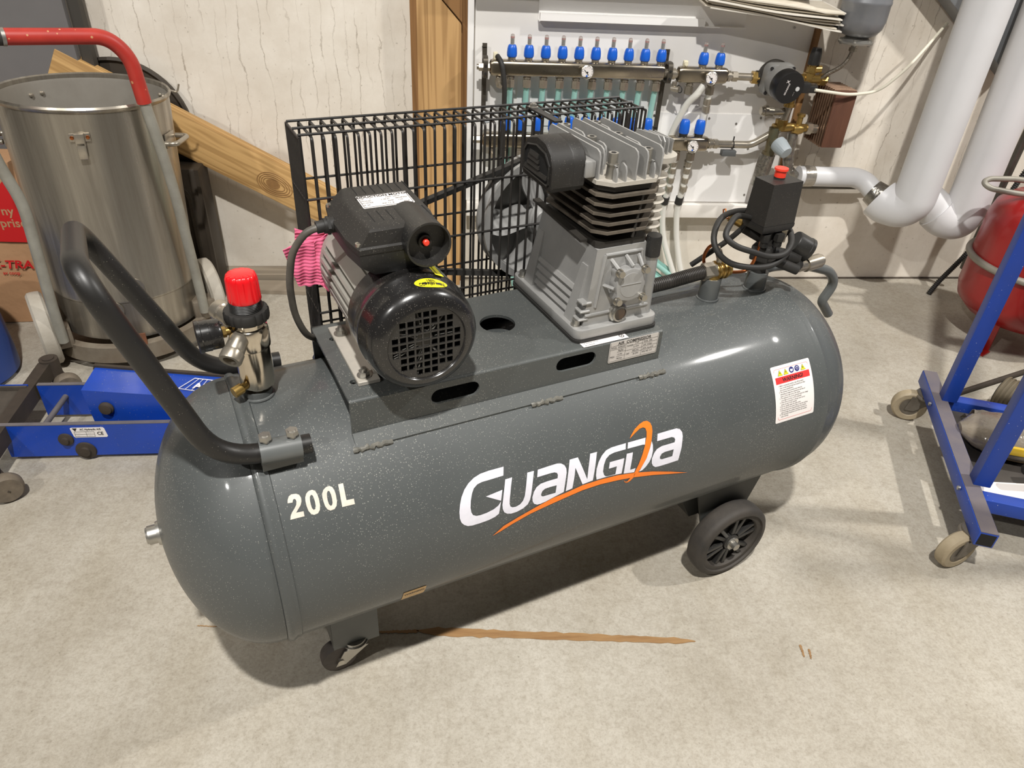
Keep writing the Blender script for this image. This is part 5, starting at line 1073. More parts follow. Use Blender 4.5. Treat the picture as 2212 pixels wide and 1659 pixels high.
tag(obj('conduit', B().tube([(1.978, -.10, .09), (1.978, -.10, .13), (1.992, -.10, .60), (1.998, -.10, 1.5)], .0135, 16), galv), 'dark steel conduit standing right of the insulated pipes', 'conduit')
fx = [(1.852, -.135, .004), (1.875, -.13, .05), (1.93, -.125, .135), (1.975, -.12, .22), (1.998, -.12, .33), (2.03, -.12, .46), (2.10, -.12, .60)]
fo = thing('flexible_conduit', 'black corrugated conduit running from the floor behind the red vessel', 'conduit', (1.852, -.135, 0))
obj('conduit_core', B().tube(fx, .0080, 12, fil=.04, seg=5), black_ru, fo)
rb = B()
for s_ in range(len(fx) - 1):
    p, q = V(fx[s_]), V(fx[s_ + 1]); n = int((q - p).length / .0062)
    for i in range(n): rb.torus(p.lerp(q, i / n), q - p, .0086, .0016, 12, 5)
obj('conduit_ring', rb, black_ru, fo, None, 60, 'stuff')
tag(obj('steel_pipe', B().cyl((1.19, -.03, .372), (1.545, -.03, .372), .0095, n=16).cyl((1.545, -.03, .372), (1.60, -.02, .37), .0095, n=16), galv), 'thin horizontal steel pipe on the wall under the insulated branch', 'pipe')
# red pressure vessel
rm = mat('red_enamel', srgb(158, 20, 20), .35, 0, srgb(140, 18, 18), 5, .7, clear=.3)
rt = thing('pressure_vessel', 'red pressure vessel standing in the right corner behind the blue trolley', 'vessel', (1.95, -.45, 0))
RC = V((1.945, -.45, 0))
obj('vessel_shell', B().lathe([(0, .075), (.10, .078), (.165, .095), (.198, .128), (.208, .165), (.208, .400), (.198, .440), (.165, .470), (.10, .488), (0, .494)], RC, UZ, 64), rm, rt)
obj('vessel_band', B().torus(RC + V((0, 0, .275)), UZ, .214, .011, 64, 12), grey_pl if False else mat('band_grey', srgb(136, 132, 122), .5, .3, srgb(160, 154, 142), 14, .9), rt, 'grey pipe band round the middle')
for a in (3.65, 5.2, 1.2):
    p = RC + V((math.cos(a), math.sin(a), 0)) * .165; d = V((math.cos(a), math.sin(a), 0))
    obj('vessel_foot', B().box(p + V((0, 0, .055)), (.035, .005, .11), rz=a + PI / 2).box(p + d * .02 + V((0, 0, .003)), (.045, .045, .006), rz=a), rm, rt)
    obj('foot_bolt', B().cyl(p + d * .024 + V((0, 0, .006)), p + d * .024 + V((0, 0, .034)), .004, n=10).hexbolt(p + d * .024 + V((0, 0, .006)), UZ, .008, .007), zinc, rt)
lp_ = [(1.93, -.40, .470), (1.885, -.38, .505), (1.80, -.37, .520), (1.70, -.37, .520), (1.675, -.38, .512), (1.69, -.40, .500), (1.78, -.42, .490), (1.87, -.43, .488)]
obj('lifting_loop', B().tube(lp_, .0085, 12, fil=.03, seg=6), MATS['band_grey'], rt, 'bent grey rod loop on top')

# ================================================================== LEFT SIDE: barrel on a hand truck
streak_s = mat('stainless_reflect_streaks', srgb(200, 193, 180), .26, .8, srgb(112, 104, 92), 4, 1., stretch=(7, 7, .4), rough2=.40)  # vertical streaks in the colour imitate reflections on the steel
stain_i = mat('stainless_inside', srgb(176, 171, 162), .42, .45, srgb(146, 140, 130), 6, .9)
TOPC, BOTC = V((-.880, -.355, .70)), V((-.903, -.365, .085))
bd = (TOPC - BOTC).normalized(); HB = (TOPC - BOTC).length
brl = thing('steel_barrel', 'tall open stainless steel barrel standing on the hand truck', 'barrel', BOTC)
obj('barrel_shell', B().lathe([(0, .004), (.190, .004), (.1915, 0), (.1915, .11), (.1935, .112), (.1935, .118), (.1925, .12), (.199, HB - .004), (.203, HB), (.205, HB + .006), (.202, HB + .011), (.198, HB + .008), (.197, HB - .006), (.189, .02), (0, .02)], BOTC, bd, 72), streak_s, brl)
obj('barrel_lining', B().lathe([(0, .022), (.186, .022), (.1955, HB - .010), (.1965, HB - .002)], BOTC, bd, 64), stain_i, brl)
bm = bmesh.new(); me = bpy.data.objects['barrel_lining'].data; bm.from_mesh(me); bmesh.ops.delete(bm, geom=[f for f in bm.faces if len(f.verts) > 8], context='FACES'); bm.to_mesh(me); bm.free()
def on_barrel(ang, h, off=0.):
    r = .1925 + (.199 - .1925) * h / HB + off; d = V((math.cos(ang), math.sin(ang), 0)); return BOTC + bd * h + d * r, d
p, d = on_barrel(-1.32, HB - .055, .002); t_ = V((-d.y, d.x, 0)); M_ = Matrix((t_, d, bd)).transposed()
lt_ = obj('toggle_latch', B().box(p, (.046, .004, .020), M=M_, bev=.0015).box(p + d * .006 - bd * .004, (.022, .010, .030), M=M_, bev=.002).box(p + d * .008 - bd * .030, (.020, .006, .040), M=M_, bev=.002), nickel_d, brl, 'steel toggle latch below the rim')
for s_ in (-1, 1): obj('latch_rivet', B().lathe([(0, 0), (.005, 0), (.004, .003), (0, .004)], p + t_ * s_ * .017 + d * .001, d, 12), copper, lt_)
for a, nm in ((-.12, 0), (3.30, 1)):
    p, d = on_barrel(a, HB - .105, .002); t_ = V((-d.y, d.x, 0)); M_ = Matrix((t_, d, bd)).transposed()
    h_ = obj('side_handle', B().box(p + d * .001, (.05, .004, .036), M=M_, bev=.001).tube([p - t_ * .040, p - t_ * .040 + d * .034, p + t_ * .040 + d * .034, p + t_ * .040], .0065, 12, fil=.018), nickel_d, brl)
for a in (2.50, 2.66, .62, .74):
    p, d = on_barrel(a, HB - .030, -.004); obj('rivet', B().lathe([(0, 0), (.006, 0), (.005, -.005), (0, -.007)], p, d, 12), nickel_d, brl)
p, d = on_barrel(-1.12, .155, .001); obj('drain_cap', B().cyl(p, p + d * .006, .028, n=28), MATS['stainless_reflect_streaks'], brl)
p, d = on_barrel(-1.42, .095, .001); obj('drain_cap', B().cyl(p, p + d * .005, .026, n=28), MATS['stainless_reflect_streaks'], brl)
obj('rim_hook', B().tube([on_barrel(.35, HB - .002, .0)[0], on_barrel(.35, HB - .01, .022)[0], on_barrel(.33, HB + .012, .028)[0]], .0025, 8, fil=.01), nickel_d, brl)
# hand truck
zt = mat('weathered_zinc', srgb(172, 170, 160), .5, .3, srgb(136, 133, 122), 16, .9, bump=.2, bscale=120)
ht = thing('hand_truck', 'hand truck with red bent handle and pale rubber wheels under the barrel', 'hand truck', (-.90, -.42, 0))
rl = [(-.678, -.420, .10), (-.681, -.418, .211), (-.676, -.458, .493), (-.680, -.474, .60), (-.691, -.486, .725)]
obj('frame_tube', B().tube(rl, .0135, 16, fil=.04), zt, ht); obj('frame_tube', B().tube([(-1.012, -.585, .10), (-1.006, -.592, .21), (-.983, -.602, .499), (-.998, -.622, .61), (-1.003, -.632, .73)], .0135, 16, fil=.04), zt, ht)
redh = mat('worn_red_paint', srgb(186, 58, 46), .42, 0, srgb(160, 44, 38), 14, .8, specks=srgb(196, 140, 100), speck_scale=60, speck_size=.25)
obj('handle_bar', B().tube([(-.690, -.484, .712), (-.696, -.490, .815), (-.730, -.508, .862), (-.80, -.548, .866), (-.905, -.610, .872)], .0172, 18, fil=[.03, .03, .02], seg=8), redh, ht, 'chipped red handle bar')
obj('handle_grip', B().cyl((-.903, -.609, .8718), (-1.0, -.664, .878), .0180, n=20), black_ru, ht); obj('grip_ring', B().cyl((-.900, -.607, .8716), (-.906, -.611, .8720), .0190, n=20), zinc, ht)
obj('handle_bar', B().tube([(-1.002, -.630, .715), (-1.005, -.642, .82), (-1.015, -.66, .865), (-1.0, -.664, .878)], .0172, 18, fil=.03), redh, ht)
skirt = []
for i in range(41):
    a = -PI * 1.02 + i / 40 * PI * 1.0 + .22; skirt.append(a)
b = B(); R0, R1 = .200, .225
rr1 = [[BOTC + V((math.cos(a) * r, math.sin(a) * r, 0)) + V((0, 0, z - .085)) for r, z in ((R0, .030), (R1, .030), (R1, .078), (R0 + .006, .082))] for a in skirt]
b.loft(rr1); obj('base_band', b, mat('dirty_zinc', srgb(140, 132, 118), .6, .3, srgb(106, 92, 76), 18, .9), ht, 'curved dirty steel base band')
p, d = on_barrel(-1.27, .0, .028); obj('rust_patch', B().box(p + V((0, 0, .010)), (.075, .004, .035), rz=math.atan2(d.y, d.x) + PI / 2), mat('rust', srgb(126, 78, 50), .85, 0, srgb(92, 62, 46), 40, .9), ht)
tire = mat('pale_rubber', srgb(184, 178, 166), .7, 0, srgb(156, 148, 134), 16, .9, bump=.3, bscale=120); rusty = mat('rusty_hub', srgb(126, 72, 50), .75, .1, srgb(96, 56, 40), 22, .9)
td = V((.867, .498, 0))
for c in (V((-1.085, -.520, .1045)), V((-.690, -.300, .1045))):
    w_ = obj('wheel', B().lathe([(.074, -.019), (.096, -.020), (.1035, -.014), (.1045, -.006), (.1045, .006), (.1035, .014), (.096, .020), (.074, .019)], c, td, 52), tire, ht)
    obj('wheel_hub', B().lathe([(0, -.012), (.075, -.014), (.075, .014), (.060, .006), (.024, .010), (.022, .024), (0, .024)], c, td, 40), rusty, w_)
obj('axle', B().cyl((-1.07, -.512, .1045), (-.70, -.306, .1045), .009, n=14), zt, ht)
for c in (V((-1.04, -.56, .10)), V((-.685, -.385, .10))): obj('axle_plate', B().box(c, (.075, .05, .06), rz=.52, bev=.004), MATS['dirty_zinc'], ht)
# things behind the barrel
kraft = mat('kraft_paper', srgb(190, 148, 110), .8, 0, srgb(170, 130, 94), 6, .9, bump=.5, bscale=14, bdist=.01); redpp = mat('red_paper_print', srgb(196, 22, 24), .7)
bg = thing('paper_bag', 'brown paper shopping bag with red print behind the hand truck', 'bag', (-1.24, -.26, 0))
b = B(); rows = []
for j in range(9):
    z = .10 + j * .05; k = math.sin(j * 1.3) * .0012
    rows.append([V((-1.40, -.300 + k, z)), V((-1.31, -.304 - k, z)), V((-1.22, -.298 + k * 1.5, z)), V((-1.128 + k, -.302, z)), V((-1.128 + k, -.24, z)), V((-1.135 - k, -.18, z)), V((-1.40, -.18, z))])
rows[0] = [V((p.x, p.y, .002)) for p in rows[0]]
obj('bag_body', b.loft(rows), kraft, bg)
obj('bag_print', B().plate([(-1.40, .275), (-1.131, .268), (-1.131, .405), (-1.150, .455), (-1.178, .452), (-1.205, .425), (-1.215, .385), (-1.235, .36), (-1.40, .36)], [], (0, -.3050, 0), UX, UZ, .0015), redpp, bg, 'red printed panel')
lw = [text_mesh(t, s, lambda a, c, x=x, z=z: V((x + a, -.3070, z + c)), kraft, 'l', .0006, 1.) for t, s, x, z in (('ny  a', .036, -1.212, .352), ('prise', .036, -1.226, .316))]
link('bag_lettering', join(lw, 'l'), bg)
lw = [text_mesh('X-TRA', .036, lambda a, c: V((-1.300 + a, -.3058, .186 + c)), redpp, 'l', .001, 1.15, 'LEFT', .2), text_mesh('av coop', .015, lambda a, c: V((-1.270 + a, -.3058, .166 + c)), redpp, 'l', .0003, 1.)]
link('bag_lettering', join(lw, 'l'), bg)
blue_dr = mat('blue_drum', srgb(28, 58, 130), .45, 0, srgb(54, 76, 128), 8, .9)
tag(obj('plastic_drum', B().lathe([(0, 0), (.118, 0), (.130, .012), (.131, .06), (.128, .16), (.122, .24), (.112, .30), (.124, .305), (.124, .318), (0, .32)], (-1.286, -.60, .001), UZ, 48), blue_dr), 'dusty blue plastic drum at the far left', 'drum')
gsh = mat('grey_sheet', srgb(112, 110, 110), .45, .2, srgb(124, 121, 120), 5, .8)
gp = thing('steel_door_leaf', 'grey flat steel door leaf standing against the wall at the far left', 'door leaf', (-1.28, -.09, 0))
obj('panel_sheet', B().box((-1.29, -.095, .70), (.62, .02, 1.40)), gsh, gp); obj('edge_gap', B().box((-.962, -.070, .70), (.030, .03, 1.40)), mat('gap_dark', srgb(60, 56, 50), .7), gp)  # dark strip beside the sheet is coloured to stand for the dark gap
wb_ = thing('timber_beam', 'long pine beam leaning diagonally against the wall behind the barrel', 'beam', (-.62, -.07, .45))
p0, p1 = V((-1.062, -.085, .706)), V((-.155, -.085, .205)); xb = (p1 - p0).normalized(); Mb = Matrix((xb, UY, xb.cross(UY))).transposed()
bo = obj('beam_plank', B().box((0, 0, 0), ((p1 - p0).length, .044, .118), bev=.003), wood_x, wb_)
bo.matrix_parent_inverse = Matrix.Translation(wb_.location).inverted(); bo.location = (p0 + p1) / 2; bo.rotation_euler = Mb.to_euler()
kc = (p0 + p1) / 2 + xb * .135 + V((0, -.0225, 0)) + xb.cross(UY) * -.010
knm = mat('knot_wood', srgb(126, 92, 52), .7, 0, srgb(160, 120, 72), 60, .9)
ko = B()
for k in range(4): ko.tube([kc + xb * (.030 + k * .0065) * math.cos(t) * (1 + .25 * (math.cos(t) > 0)) + xb.cross(UY) * (.016 + k * .0058) * math.sin(t) - V((0, .0002, 0)) for t in [2 * PI * i / 36 for i in range(36)]], .0011, 5, closed=True)
obj('knot_ring', ko, knm, wb_, None, 60, 'stuff')
obj('knot', B().plate([(.022 * math.cos(t), .014 * math.sin(t)) for t in [2 * PI * i / 24 for i in range(24)]], [], kc - V((0, 0, 0)), xb, xb.cross(UY) * -1, .0006), knm, wb_, 'dark oval knot', 0)
dk = mat('dark_steel', srgb(70, 62, 52), .55, .3, srgb(48, 42, 36), 7, .9)
tag(obj('metal_crate', B().box((-.845, -.118, .225), (.30, .10, .44), bev=.006).box((-.700, -.170, .225), (.012, .012, .44)).plate(rrect(-.115, -.17, .115, .17, .04), [rrect(-.105, -.16, .105, .16, .035)], (-.845, -.169, .225), UX, UZ, .008), dk), 'dark steel crate standing between the barrel and the wall', 'crate')
tag(obj('round_lid', B().lathe([(0, 0), (.185, 0), (.20, -.006), (.206, -.004), (.206, .010), (.198, .012), (.19, .004), (0, .006)], (-.925, -.045, .520), V((0, -1, .10)), 56), dk), 'dark round lid leaning on the wall above the barrel', 'lid')

# ================================================================== TROLLEY JACK
jb = mat('jack_blue', srgb(14, 66, 178), .38, 0, srgb(24, 62, 146), 9, .9, specks=srgb(120, 122, 132), speck_scale=160, speck_size=.13, clear=.2)
grime = mat('grime_steel', srgb(74, 64, 54), .7, .2, srgb(50, 44, 38), 20, .9); dust_g = mat('dusty_edge', srgb(118, 112, 112), .6, .1, srgb(90, 86, 90), 20, .9)
jk = thing('trolley_jack', 'blue hydraulic trolley jack on the floor behind the tank', 'jack', (-.85, -.88, 0))
for y, x0, x1 in ((-.965, -1.005, -.46), (-.800, -.990, -.46)):
    obj('side_plate', B().box(((x0 + x1) / 2, y, .058), (x1 - x0, .010, .092)), jb, jk); obj('plate_edge', B().box(((x0 + x1) / 2, y, .1048), (x1 - x0, .0108, .0018)), dust_g, jk)
ar = B().hexa([V((-.810, -.930, .040)), V((-.48, -.930, .040)), V((-.48, -.838, .040)), V((-.810, -.838, .040))], [V((-.818, -.932, .176)), V((-.48, -.932, .140)), V((-.48, -.838, .140)), V((-.818, -.838, .180))])
am = obj('lift_arm', ar.bevel(.006, 3, .5), jb, jk, 'blue wedge shaped lifting arm')
obj('arm_flange', B().hexa([V((-.824, -.842, .174)), V((-.48, -.842, .134)), V((-.48, -.832, .134)), V((-.824, -.832, .174))], [V((-.820, -.842, .186)), V((-.48, -.842, .146)), V((-.48, -.832, .146)), V((-.820, -.832, .186))]), grime, am)
obj('arm_pin', B().lathe([(0, 0), (.0165, 0), (.0165, .004), (.013, .006), (.013, .010), (0, .011)], (-.774, -.933, .125), FR, 28), grime, am)
fzz = lambda a, c: V((a, -.937 + .0 , c))
# emblem on the sloping top of the arm
def arm_top(x, y): return V((x, y, .1805 - (x + .818) * (.038 / .338) + .0006))
em = B()
P4 = [(-.612, -.905), (-.536, -.915), (-.536, -.862), (-.586, -.858)]
for (x0, y0), (x1, y1) in zip(P4, P4[1:] + P4[:1]): em.tube([arm_top(x0, y0), arm_top(x1, y1)], .0010, 6)
for k in range(1, 5):
    f = k / 5; a_, b2 = V(P4[0]).lerp(V(P4[1]), f), V(P4[3]).lerp(V(P4[2]), f); em.tube([arm_top(*a_), arm_top(*b2)], .0007, 6)
obj('emblem', em, white_pr, am, 'white grid emblem', 60, 'stuff')
link('emblem_lettering', text_mesh('AC', .030, lambda a, c: arm_top(-.580 + a, -.900 + c) + V((0, 0, .0015)), white_pr, 'l', .0012, .9), am)
for x, z, r in ((-.868, .062, .0175), (-.832, .028, .024)): obj('pivot_bolt', B().lathe([(0, 0), (r, 0), (r * .95, .004), (r * .55, .006), (r * .5, .011), (0, .012)], (x, -.970, z), FR, 28), grime, jk)
jl = obj('maker_plate', B().plate([(-.851, .094), (-.848, .096), (-.778, .096), (-.775, .093), (-.772, .070), (-.775, .067), (-.845, .067), (-.848, .070)], [], (0, -.9702, 0), UX, UZ, .0006), label_wh, jk, 'white maker plate')
jt = lambda t, x, z, s, b_=0.: text_mesh(t, s, lambda a, c: V((x + a, -.9713, z + c)), ink, 'l', b_, .9)
link('plate_lettering', join([jt('AC Hydraulic A/S', -.830, .0885, .0072, .0002), jt('------ --- ---- ------', -.830, .0850, .0030), jt('---- ----', -.843, .0790, .0045), jt('--- --', -.815, .0790, .0045), jt('- -----', -.843, .0710, .0045), jt('---- --', -.815, .0710, .0045), jt('CE', -.794, .0740, .0130, .0003)], 'l'), jl)
obj('plate_mark', B().plate([(-.8465, .0945), (-.8355, .0945), (-.841, .0855)], [], (0, -.9712, 0), UX, UZ, .0002), ink, jl, None, 0)
lb = B()
for x0, x1, z in ((-.844, -.800, .0840), (-.844, -.800, .0765), (-.844, -.800, .0695)): lb.box(((x0 + x1) / 2, -.9712, z), (x1 - x0, .0003, .0005))
for x in (-.844, -.818, -.800): lb.box((x, -.9712, .0767), (.0005, .0003, .0147))
obj('plate_ruling', lb, ink, jl, None, 0)
obj('cross_beam', B().hexa([V((-1.012, -1.060, .060)), V((-.985, -1.060, .060)), V((-1.000, -.700, .060)), V((-1.030, -.700, .060))], [V((-1.012, -1.060, .104)), V((-.985, -1.060, .104)), V((-1.000, -.700, .104)), V((-1.030, -.700, .104))]).bevel(.003, 2, .5), grime, jk, 'grimy cross beam')
obj('tool_tray', B().box((-1.085, -.885, .092), (.150, .150, .006)).box((-1.085, -.811, .099), (.150, .006, .016)), mat('tray_dirt', srgb(82, 74, 64), .8, 0, srgb(60, 54, 48), 30, .9), jk)
obj('tray_edge', B().box((-1.085, -.806, .098), (.152, .004, .020)), jb, jk)
obj('spindle', B().cyl((-.93, -.80, .07), (-.945, -.96, .055), .007, n=12).box((-.948, -.945, .055), (.03, .02, .02), rz=.2), dust_g, jk)
for cx, cy in ((-1.010, -.685), (-.985, -1.085)):
    obj('caster_post', B().cyl((cx, cy, .062), (cx, cy, .108), .0225, n=24).cyl((cx, cy, .106), (cx, cy, .111), .014, n=18), grime, jk)
    w_ = obj('caster_wheel', B().lathe([(0, -.013), (.030, -.015), (.0335, -.010), (.0345, 0), (.0335, .010), (.030, .015), (0, .013)], (cx + .035, cy - .018, .0347), V((.55, -.83, 0)), 32), mat('dirty_caster', srgb(128, 116, 100), .75, .1, srgb(86, 78, 68), 40, .9), jk)
    obj('caster_fork', B().hexa([V((cx + .022, cy - .030, .03)), V((cx + .047, cy - .030, .03)), V((cx + .047, cy - .002, .03)), V((cx + .022, cy - .002, .03))], [V((cx - .015, cy - .018, .066)), V((cx + .015, cy - .018, .066)), V((cx + .015, cy + .014, .066)), V((cx - .015, cy + .014, .066))]), grime, jk)

# ================================================================== PINK CLOTH tucked behind the motor (compressor frame, not a part)
pink = mat('pink_cloth', srgb(232, 112, 146), .9, 0, srgb(216, 96, 132), 30, .8)
def rib_bump(m, scale=420.):
    nt = m.node_tree; N = nt.nodes; L = nt.links; tc = N.new('ShaderNodeTexCoord'); wv = N.new('ShaderNodeTexWave'); wv.bands_direction = 'Z'; wv.inputs['Scale'].default_value = 58; wv.inputs['Distortion'].default_value = 1.2; wv.inputs['Detail Scale'].default_value = 3
    L.new(tc.outputs['Object'], wv.inputs['Vector']); bp = N.new('ShaderNodeBump'); bp.inputs['Strength'].default_value = .55; bp.inputs['Distance'].default_value = .0012; L.new(wv.outputs['Fac'], bp.inputs['Height']); L.new(bp.outputs[0], N['Principled BSDF'].inputs['Normal'])
rib_bump(pink)
def fold(b, top, bot, nu=16, nv=12, amp=.003, ph=0., th=.0022):
    # ruled sheet between two polylines with soft waves and thickness
    def ev(P, t):
        t *= len(P) - 1; k = min(int(t), len(P) - 2); return V(P[k]).lerp(V(P[k + 1]), t - k)
    G = [[[None] * (nu + 1) for _ in range(nv + 1)] for _ in range(2)]
    for s_ in range(2):
        for j in range(nv + 1):
            for i in range(nu + 1):
                p = ev(top, i / nu).lerp(ev(bot, i / nu), j / nv); wv = amp * math.sin(i * .8 + j * .5 + ph) + amp * .6 * math.sin(j * .9 + ph)
                G[s_][j][i] = b.bm.verts.new(K(p.x, p.y + wv + s_ * th, p.z))
    for s_ in range(2):
        for j in range(nv):
            for i in range(nu): b.face([G[s_][j][i], G[s_][j][i + 1], G[s_][j + 1][i + 1], G[s_][j + 1][i]])
    for i in range(nu):
        for j in (0, nv): b.face([G[0][j][i], G[0][j][i + 1], G[1][j][i + 1], G[1][j][i]])
    for j in range(nv):
        for i in (0, nu): b.face([G[0][j][i], G[0][j + 1][i], G[1][j + 1][i], G[1][j][i]])
cb = B()
fold(cb, [(-.368, -.140, .752), (-.345, -.138, .742), (-.318, -.139, .745), (-.296, -.143, .752)], [(-.370, -.140, .726), (-.345, -.139, .722), (-.318, -.139, .722), (-.296, -.143, .725)], amp=.001)
fold(cb, [(-.392, -.125, .728), (-.368, -.128, .732), (-.346, -.124, .733)], [(-.376, -.125, .666), (-.360, -.127, .661), (-.343, -.122, .664)], amp=.002, ph=1.)
fold(cb, [(-.346, -.124, .733), (-.330, -.131, .738), (-.300, -.141, .748)], [(-.343, -.122, .664), (-.334, -.112, .655), (-.318, -.128, .690)], amp=.002, ph=2.)
pc = obj('cleaning_cloth', cb, pink, None, None, 60); pc.location = COMP.location; pc.rotation_euler = COMP.rotation_euler
tag(pc, 'pink ribbed cleaning cloth tucked behind the motor', 'cloth')

# ================================================================== BLUE TROLLEY at the right
tb_ = mat('trolley_blue', srgb(24, 66, 164), .4, 0, srgb(30, 62, 144), 9, .9, specks=srgb(186, 186, 190), speck_scale=120, speck_size=.10)
tdirt = mat('dusty_blue_top', srgb(118, 108, 104), .7, 0, srgb(84, 82, 96), 12, .9)
TO = V((1.356, -.838, 0)); TR_ = V((-.364, -.931, 0)); TP = V((.931, -.364, 0)); TA = math.atan2(TR_.y, TR_.x)
def T3(r, p, z): return TO + TR_ * r + TP * p + V((0, 0, z))
tr = thing('blue_trolley', 'blue square tube trolley on pale castors at the right edge', 'trolley', T3(.3, .2, 0))
def sq(a, b_, w, name, m=tb_, roll=None):
    a, b_ = V(a), V(b_); d = (b_ - a).normalized(); up = V((0, 0, 1)) if abs(d.z) < .9 else TP; s_ = d.cross(up).normalized(); u_ = s_.cross(d)
    return obj(name, B().box((a + b_) / 2, ((b_ - a).length, w, w), M=Matrix((d, s_, u_)).transposed(), bev=.002, seg=2), m, tr)
for p in (.016, .52):
    sq(T3(0, p, .113), T3(.645, p, .113), .038, 'side_rail')
    obj('rail_dust', B().box(T3(.3225, p, .1325), (.644, .034, .0015), rz=TA), tdirt, tr)
    for r in (.130, .470): sq(T3(r, p + (.020 if p < .1 else -.02), .132), T3(r, p + (.020 if p < .1 else -.02), 1.25), .036, 'post')
    for r in (.150, .490): obj('rail_screw', B().cyl(T3(r, p - .020, .118), T3(r, p - .025, .118), .005, n=10), zinc, tr)
obj('tube_bore', B().box(T3(.6455, .016, .113), (.0014, .030, .030), rz=TA), dark_hole, tr)
for r in (.10, .50): sq(T3(r, .036, .102), T3(r, .50, .102), .034, 'cross_rail')
for z in (.80, ): 
    for r in (.130, .470): sq(T3(r, .05, z), T3(r, .50, z), .030, 'cross_rail')
obj('shelf_board', B().box(T3(.30, .268, .088), (.38, .44, .004), rz=TA), mat('shelf_dark', srgb(74, 68, 62), .7, 0, srgb(56, 52, 48), 14, .9), tr)
cr = mat('pale_castor', srgb(172, 158, 132), .6, 0, srgb(140, 126, 102), 26, .9); cs = mat('castor_steel', srgb(128, 122, 112), .5, .5, srgb(92, 84, 74), 26, .9)
for r, p, hd2 in ((.055, .016, V((-.55, .25, 0))), (.595, .016, V((-.85, -.20, 0))), (.055, .52, V((-.5, -.3, 0))), (.595, .52, V((-.8, .2, 0)))):
    h = hd2.normalized(); c = T3(r, p, 0) + h * .034 + V((0, 0, .0455)); axn = V((-h.y, h.x, 0))
    ct = obj('castor_fork', B().cyl(T3(r, p, .094), T3(r, p, .078), .028, n=24).torus(T3(r, p, .084), UZ, .028, .005, 28, 8), cs, tr)
    fk = B()
    for s_ in (-1, 1):
        o_ = axn * .0165 * s_; t_ = axn * .0015
        fk.hexa([c + h * .012 + o_ - t_ - V((0, 0, .008)), c - h * .012 + o_ - t_ - V((0, 0, .008)), c - h * .012 + o_ + t_ - V((0, 0, .008)), c + h * .012 + o_ + t_ - V((0, 0, .008))], [c + h * .004 + o_ - t_ + V((0, 0, .036)), c - h * .056 + o_ - t_ + V((0, 0, .036)), c - h * .056 + o_ + t_ + V((0, 0, .036)), c + h * .004 + o_ + t_ + V((0, 0, .036))])
    obj('fork_cheek', fk, cs, ct)
    obj('castor_wheel', B().lathe([(0, -.011), (.026, -.012), (.028, -.014), (.040, -.0145), (.0445, -.010), (.0455, 0), (.0445, .010), (.040, .0145), (.028, .014), (.026, .012), (0, .011)], c, axn, 40), cr, ct)
    obj('wheel_core', B().lathe([(0, -.0150), (.006, -.0150), (.008, -.0135), (.025, -.0130), (.025, .0130), (.008, .0135), (.006, .0150), (0, .0150)], c, axn, 28), cs, ct)
# load on the lower shelf
film = mat('clear_film', srgb(206, 196, 180), .18, 0, srgb(150, 138, 120), 10, .9, trans=.55, bump=.5, bscale=30, bdist=.01, spec=.7)
tanp = mat('tan_pack', srgb(158, 132, 92), .55, 0, srgb(118, 98, 70), 8, .9); yel = mat('yellow_pack', srgb(206, 170, 40), .4)
SH = .0905
pk = thing('wrapped_package', 'long film wrapped package with yellow stripe on the trolley shelf', 'package', T3(.30, .25, SH))
def puff(c, l, w_, h, ang, n=10, ex=2.6):
    x = V((math.cos(ang), math.sin(ang), 0)); y = V((-x.y, x.x, 0)); R_ = []
    for k in range(n + 1):
        t = -1 + 2 * k / n; s_ = (1 - abs(t) ** 6) * .75 + .25
        R_.append([V(c) + x * t * l / 2 + y * (w_ / 2 * s_ * math.copysign(abs(math.cos(a)) ** (2 / ex), math.cos(a))) + V((0, 0, h / 2 + h / 2 * s_ * math.copysign(abs(math.sin(a)) ** (2 / ex), math.sin(a)))) for a in [2 * PI * i / 20 for i in range(20)]])
    return R_
PA = math.atan2(TP.y, TP.x) + .02
obj('pack_body', B().loft(puff(T3(.265, .25, SH), .40, .13, .075, PA)), tanp, pk)
lbx = obj('pack_label', B().box(T3(.262, .285, SH + .0758), (.26, .075, .0012), rz=PA), mat('label_brown', srgb(98, 88, 76), .5), pk)
obj('pack_stripe', B().box(T3(.332, .27, SH + .052), (.30, .012, .022), rz=PA, bev=.004), yel, pk)
pdx = V((math.cos(PA), math.sin(PA), 0)); pdy = V((-pdx.y, pdx.x, 0)); pc0 = T3(.262, .285, SH + .0768)
link('pack_lettering', join([text_mesh(t, s, lambda a, c, y=y: pc0 - pdx * (a - .04) - pdy * (y + c), white_pr, 'l', .0001, 1.) for t, s, y in (('--------', .014, -.016), ('---- -----', .009, -.030), ('---- --', .006, .010))], 'l'), lbx)
wr = B()
wr.loft(puff(T3(.262, .25, SH + .001), .43, .15, .088, PA, 14, 2.2))
obj('film_wrap', wr, film, pk, 'crinkled clear plastic film')
fb_ = B(); rows = []
for j in range(7):
    rows.append([T3(.150 + .012 * j + .006 * math.sin(i * 1.3 + j), .075 + .026 * i, SH + .004 + .075 * math.sin(j / 6 * 1.5) * (1 - .3 * abs(i - 3) / 4) + .010 * math.sin(i * 2.1 + j * 1.7)) for i in range(8)])
vv = [fb_.vs(r_) for r_ in rows]
for j in range(6):
    for i in range(7): fb_.face([vv[j][i], vv[j][i + 1], vv[j + 1][i + 1], vv[j + 1][i]])
fs_ = obj('plastic_sheet', fb_, film, None, None, 60); md = fs_.modifiers.new('thickness', 'SOLIDIFY'); md.thickness = .001
tag(fs_, 'crumpled sheet of clear plastic standing up on the trolley shelf', 'plastic sheet')
sp = thing('wire_spool', 'black hollow spool wound with brown ribbed cord behind the trolley', 'spool', (1.66, -.93, 0))
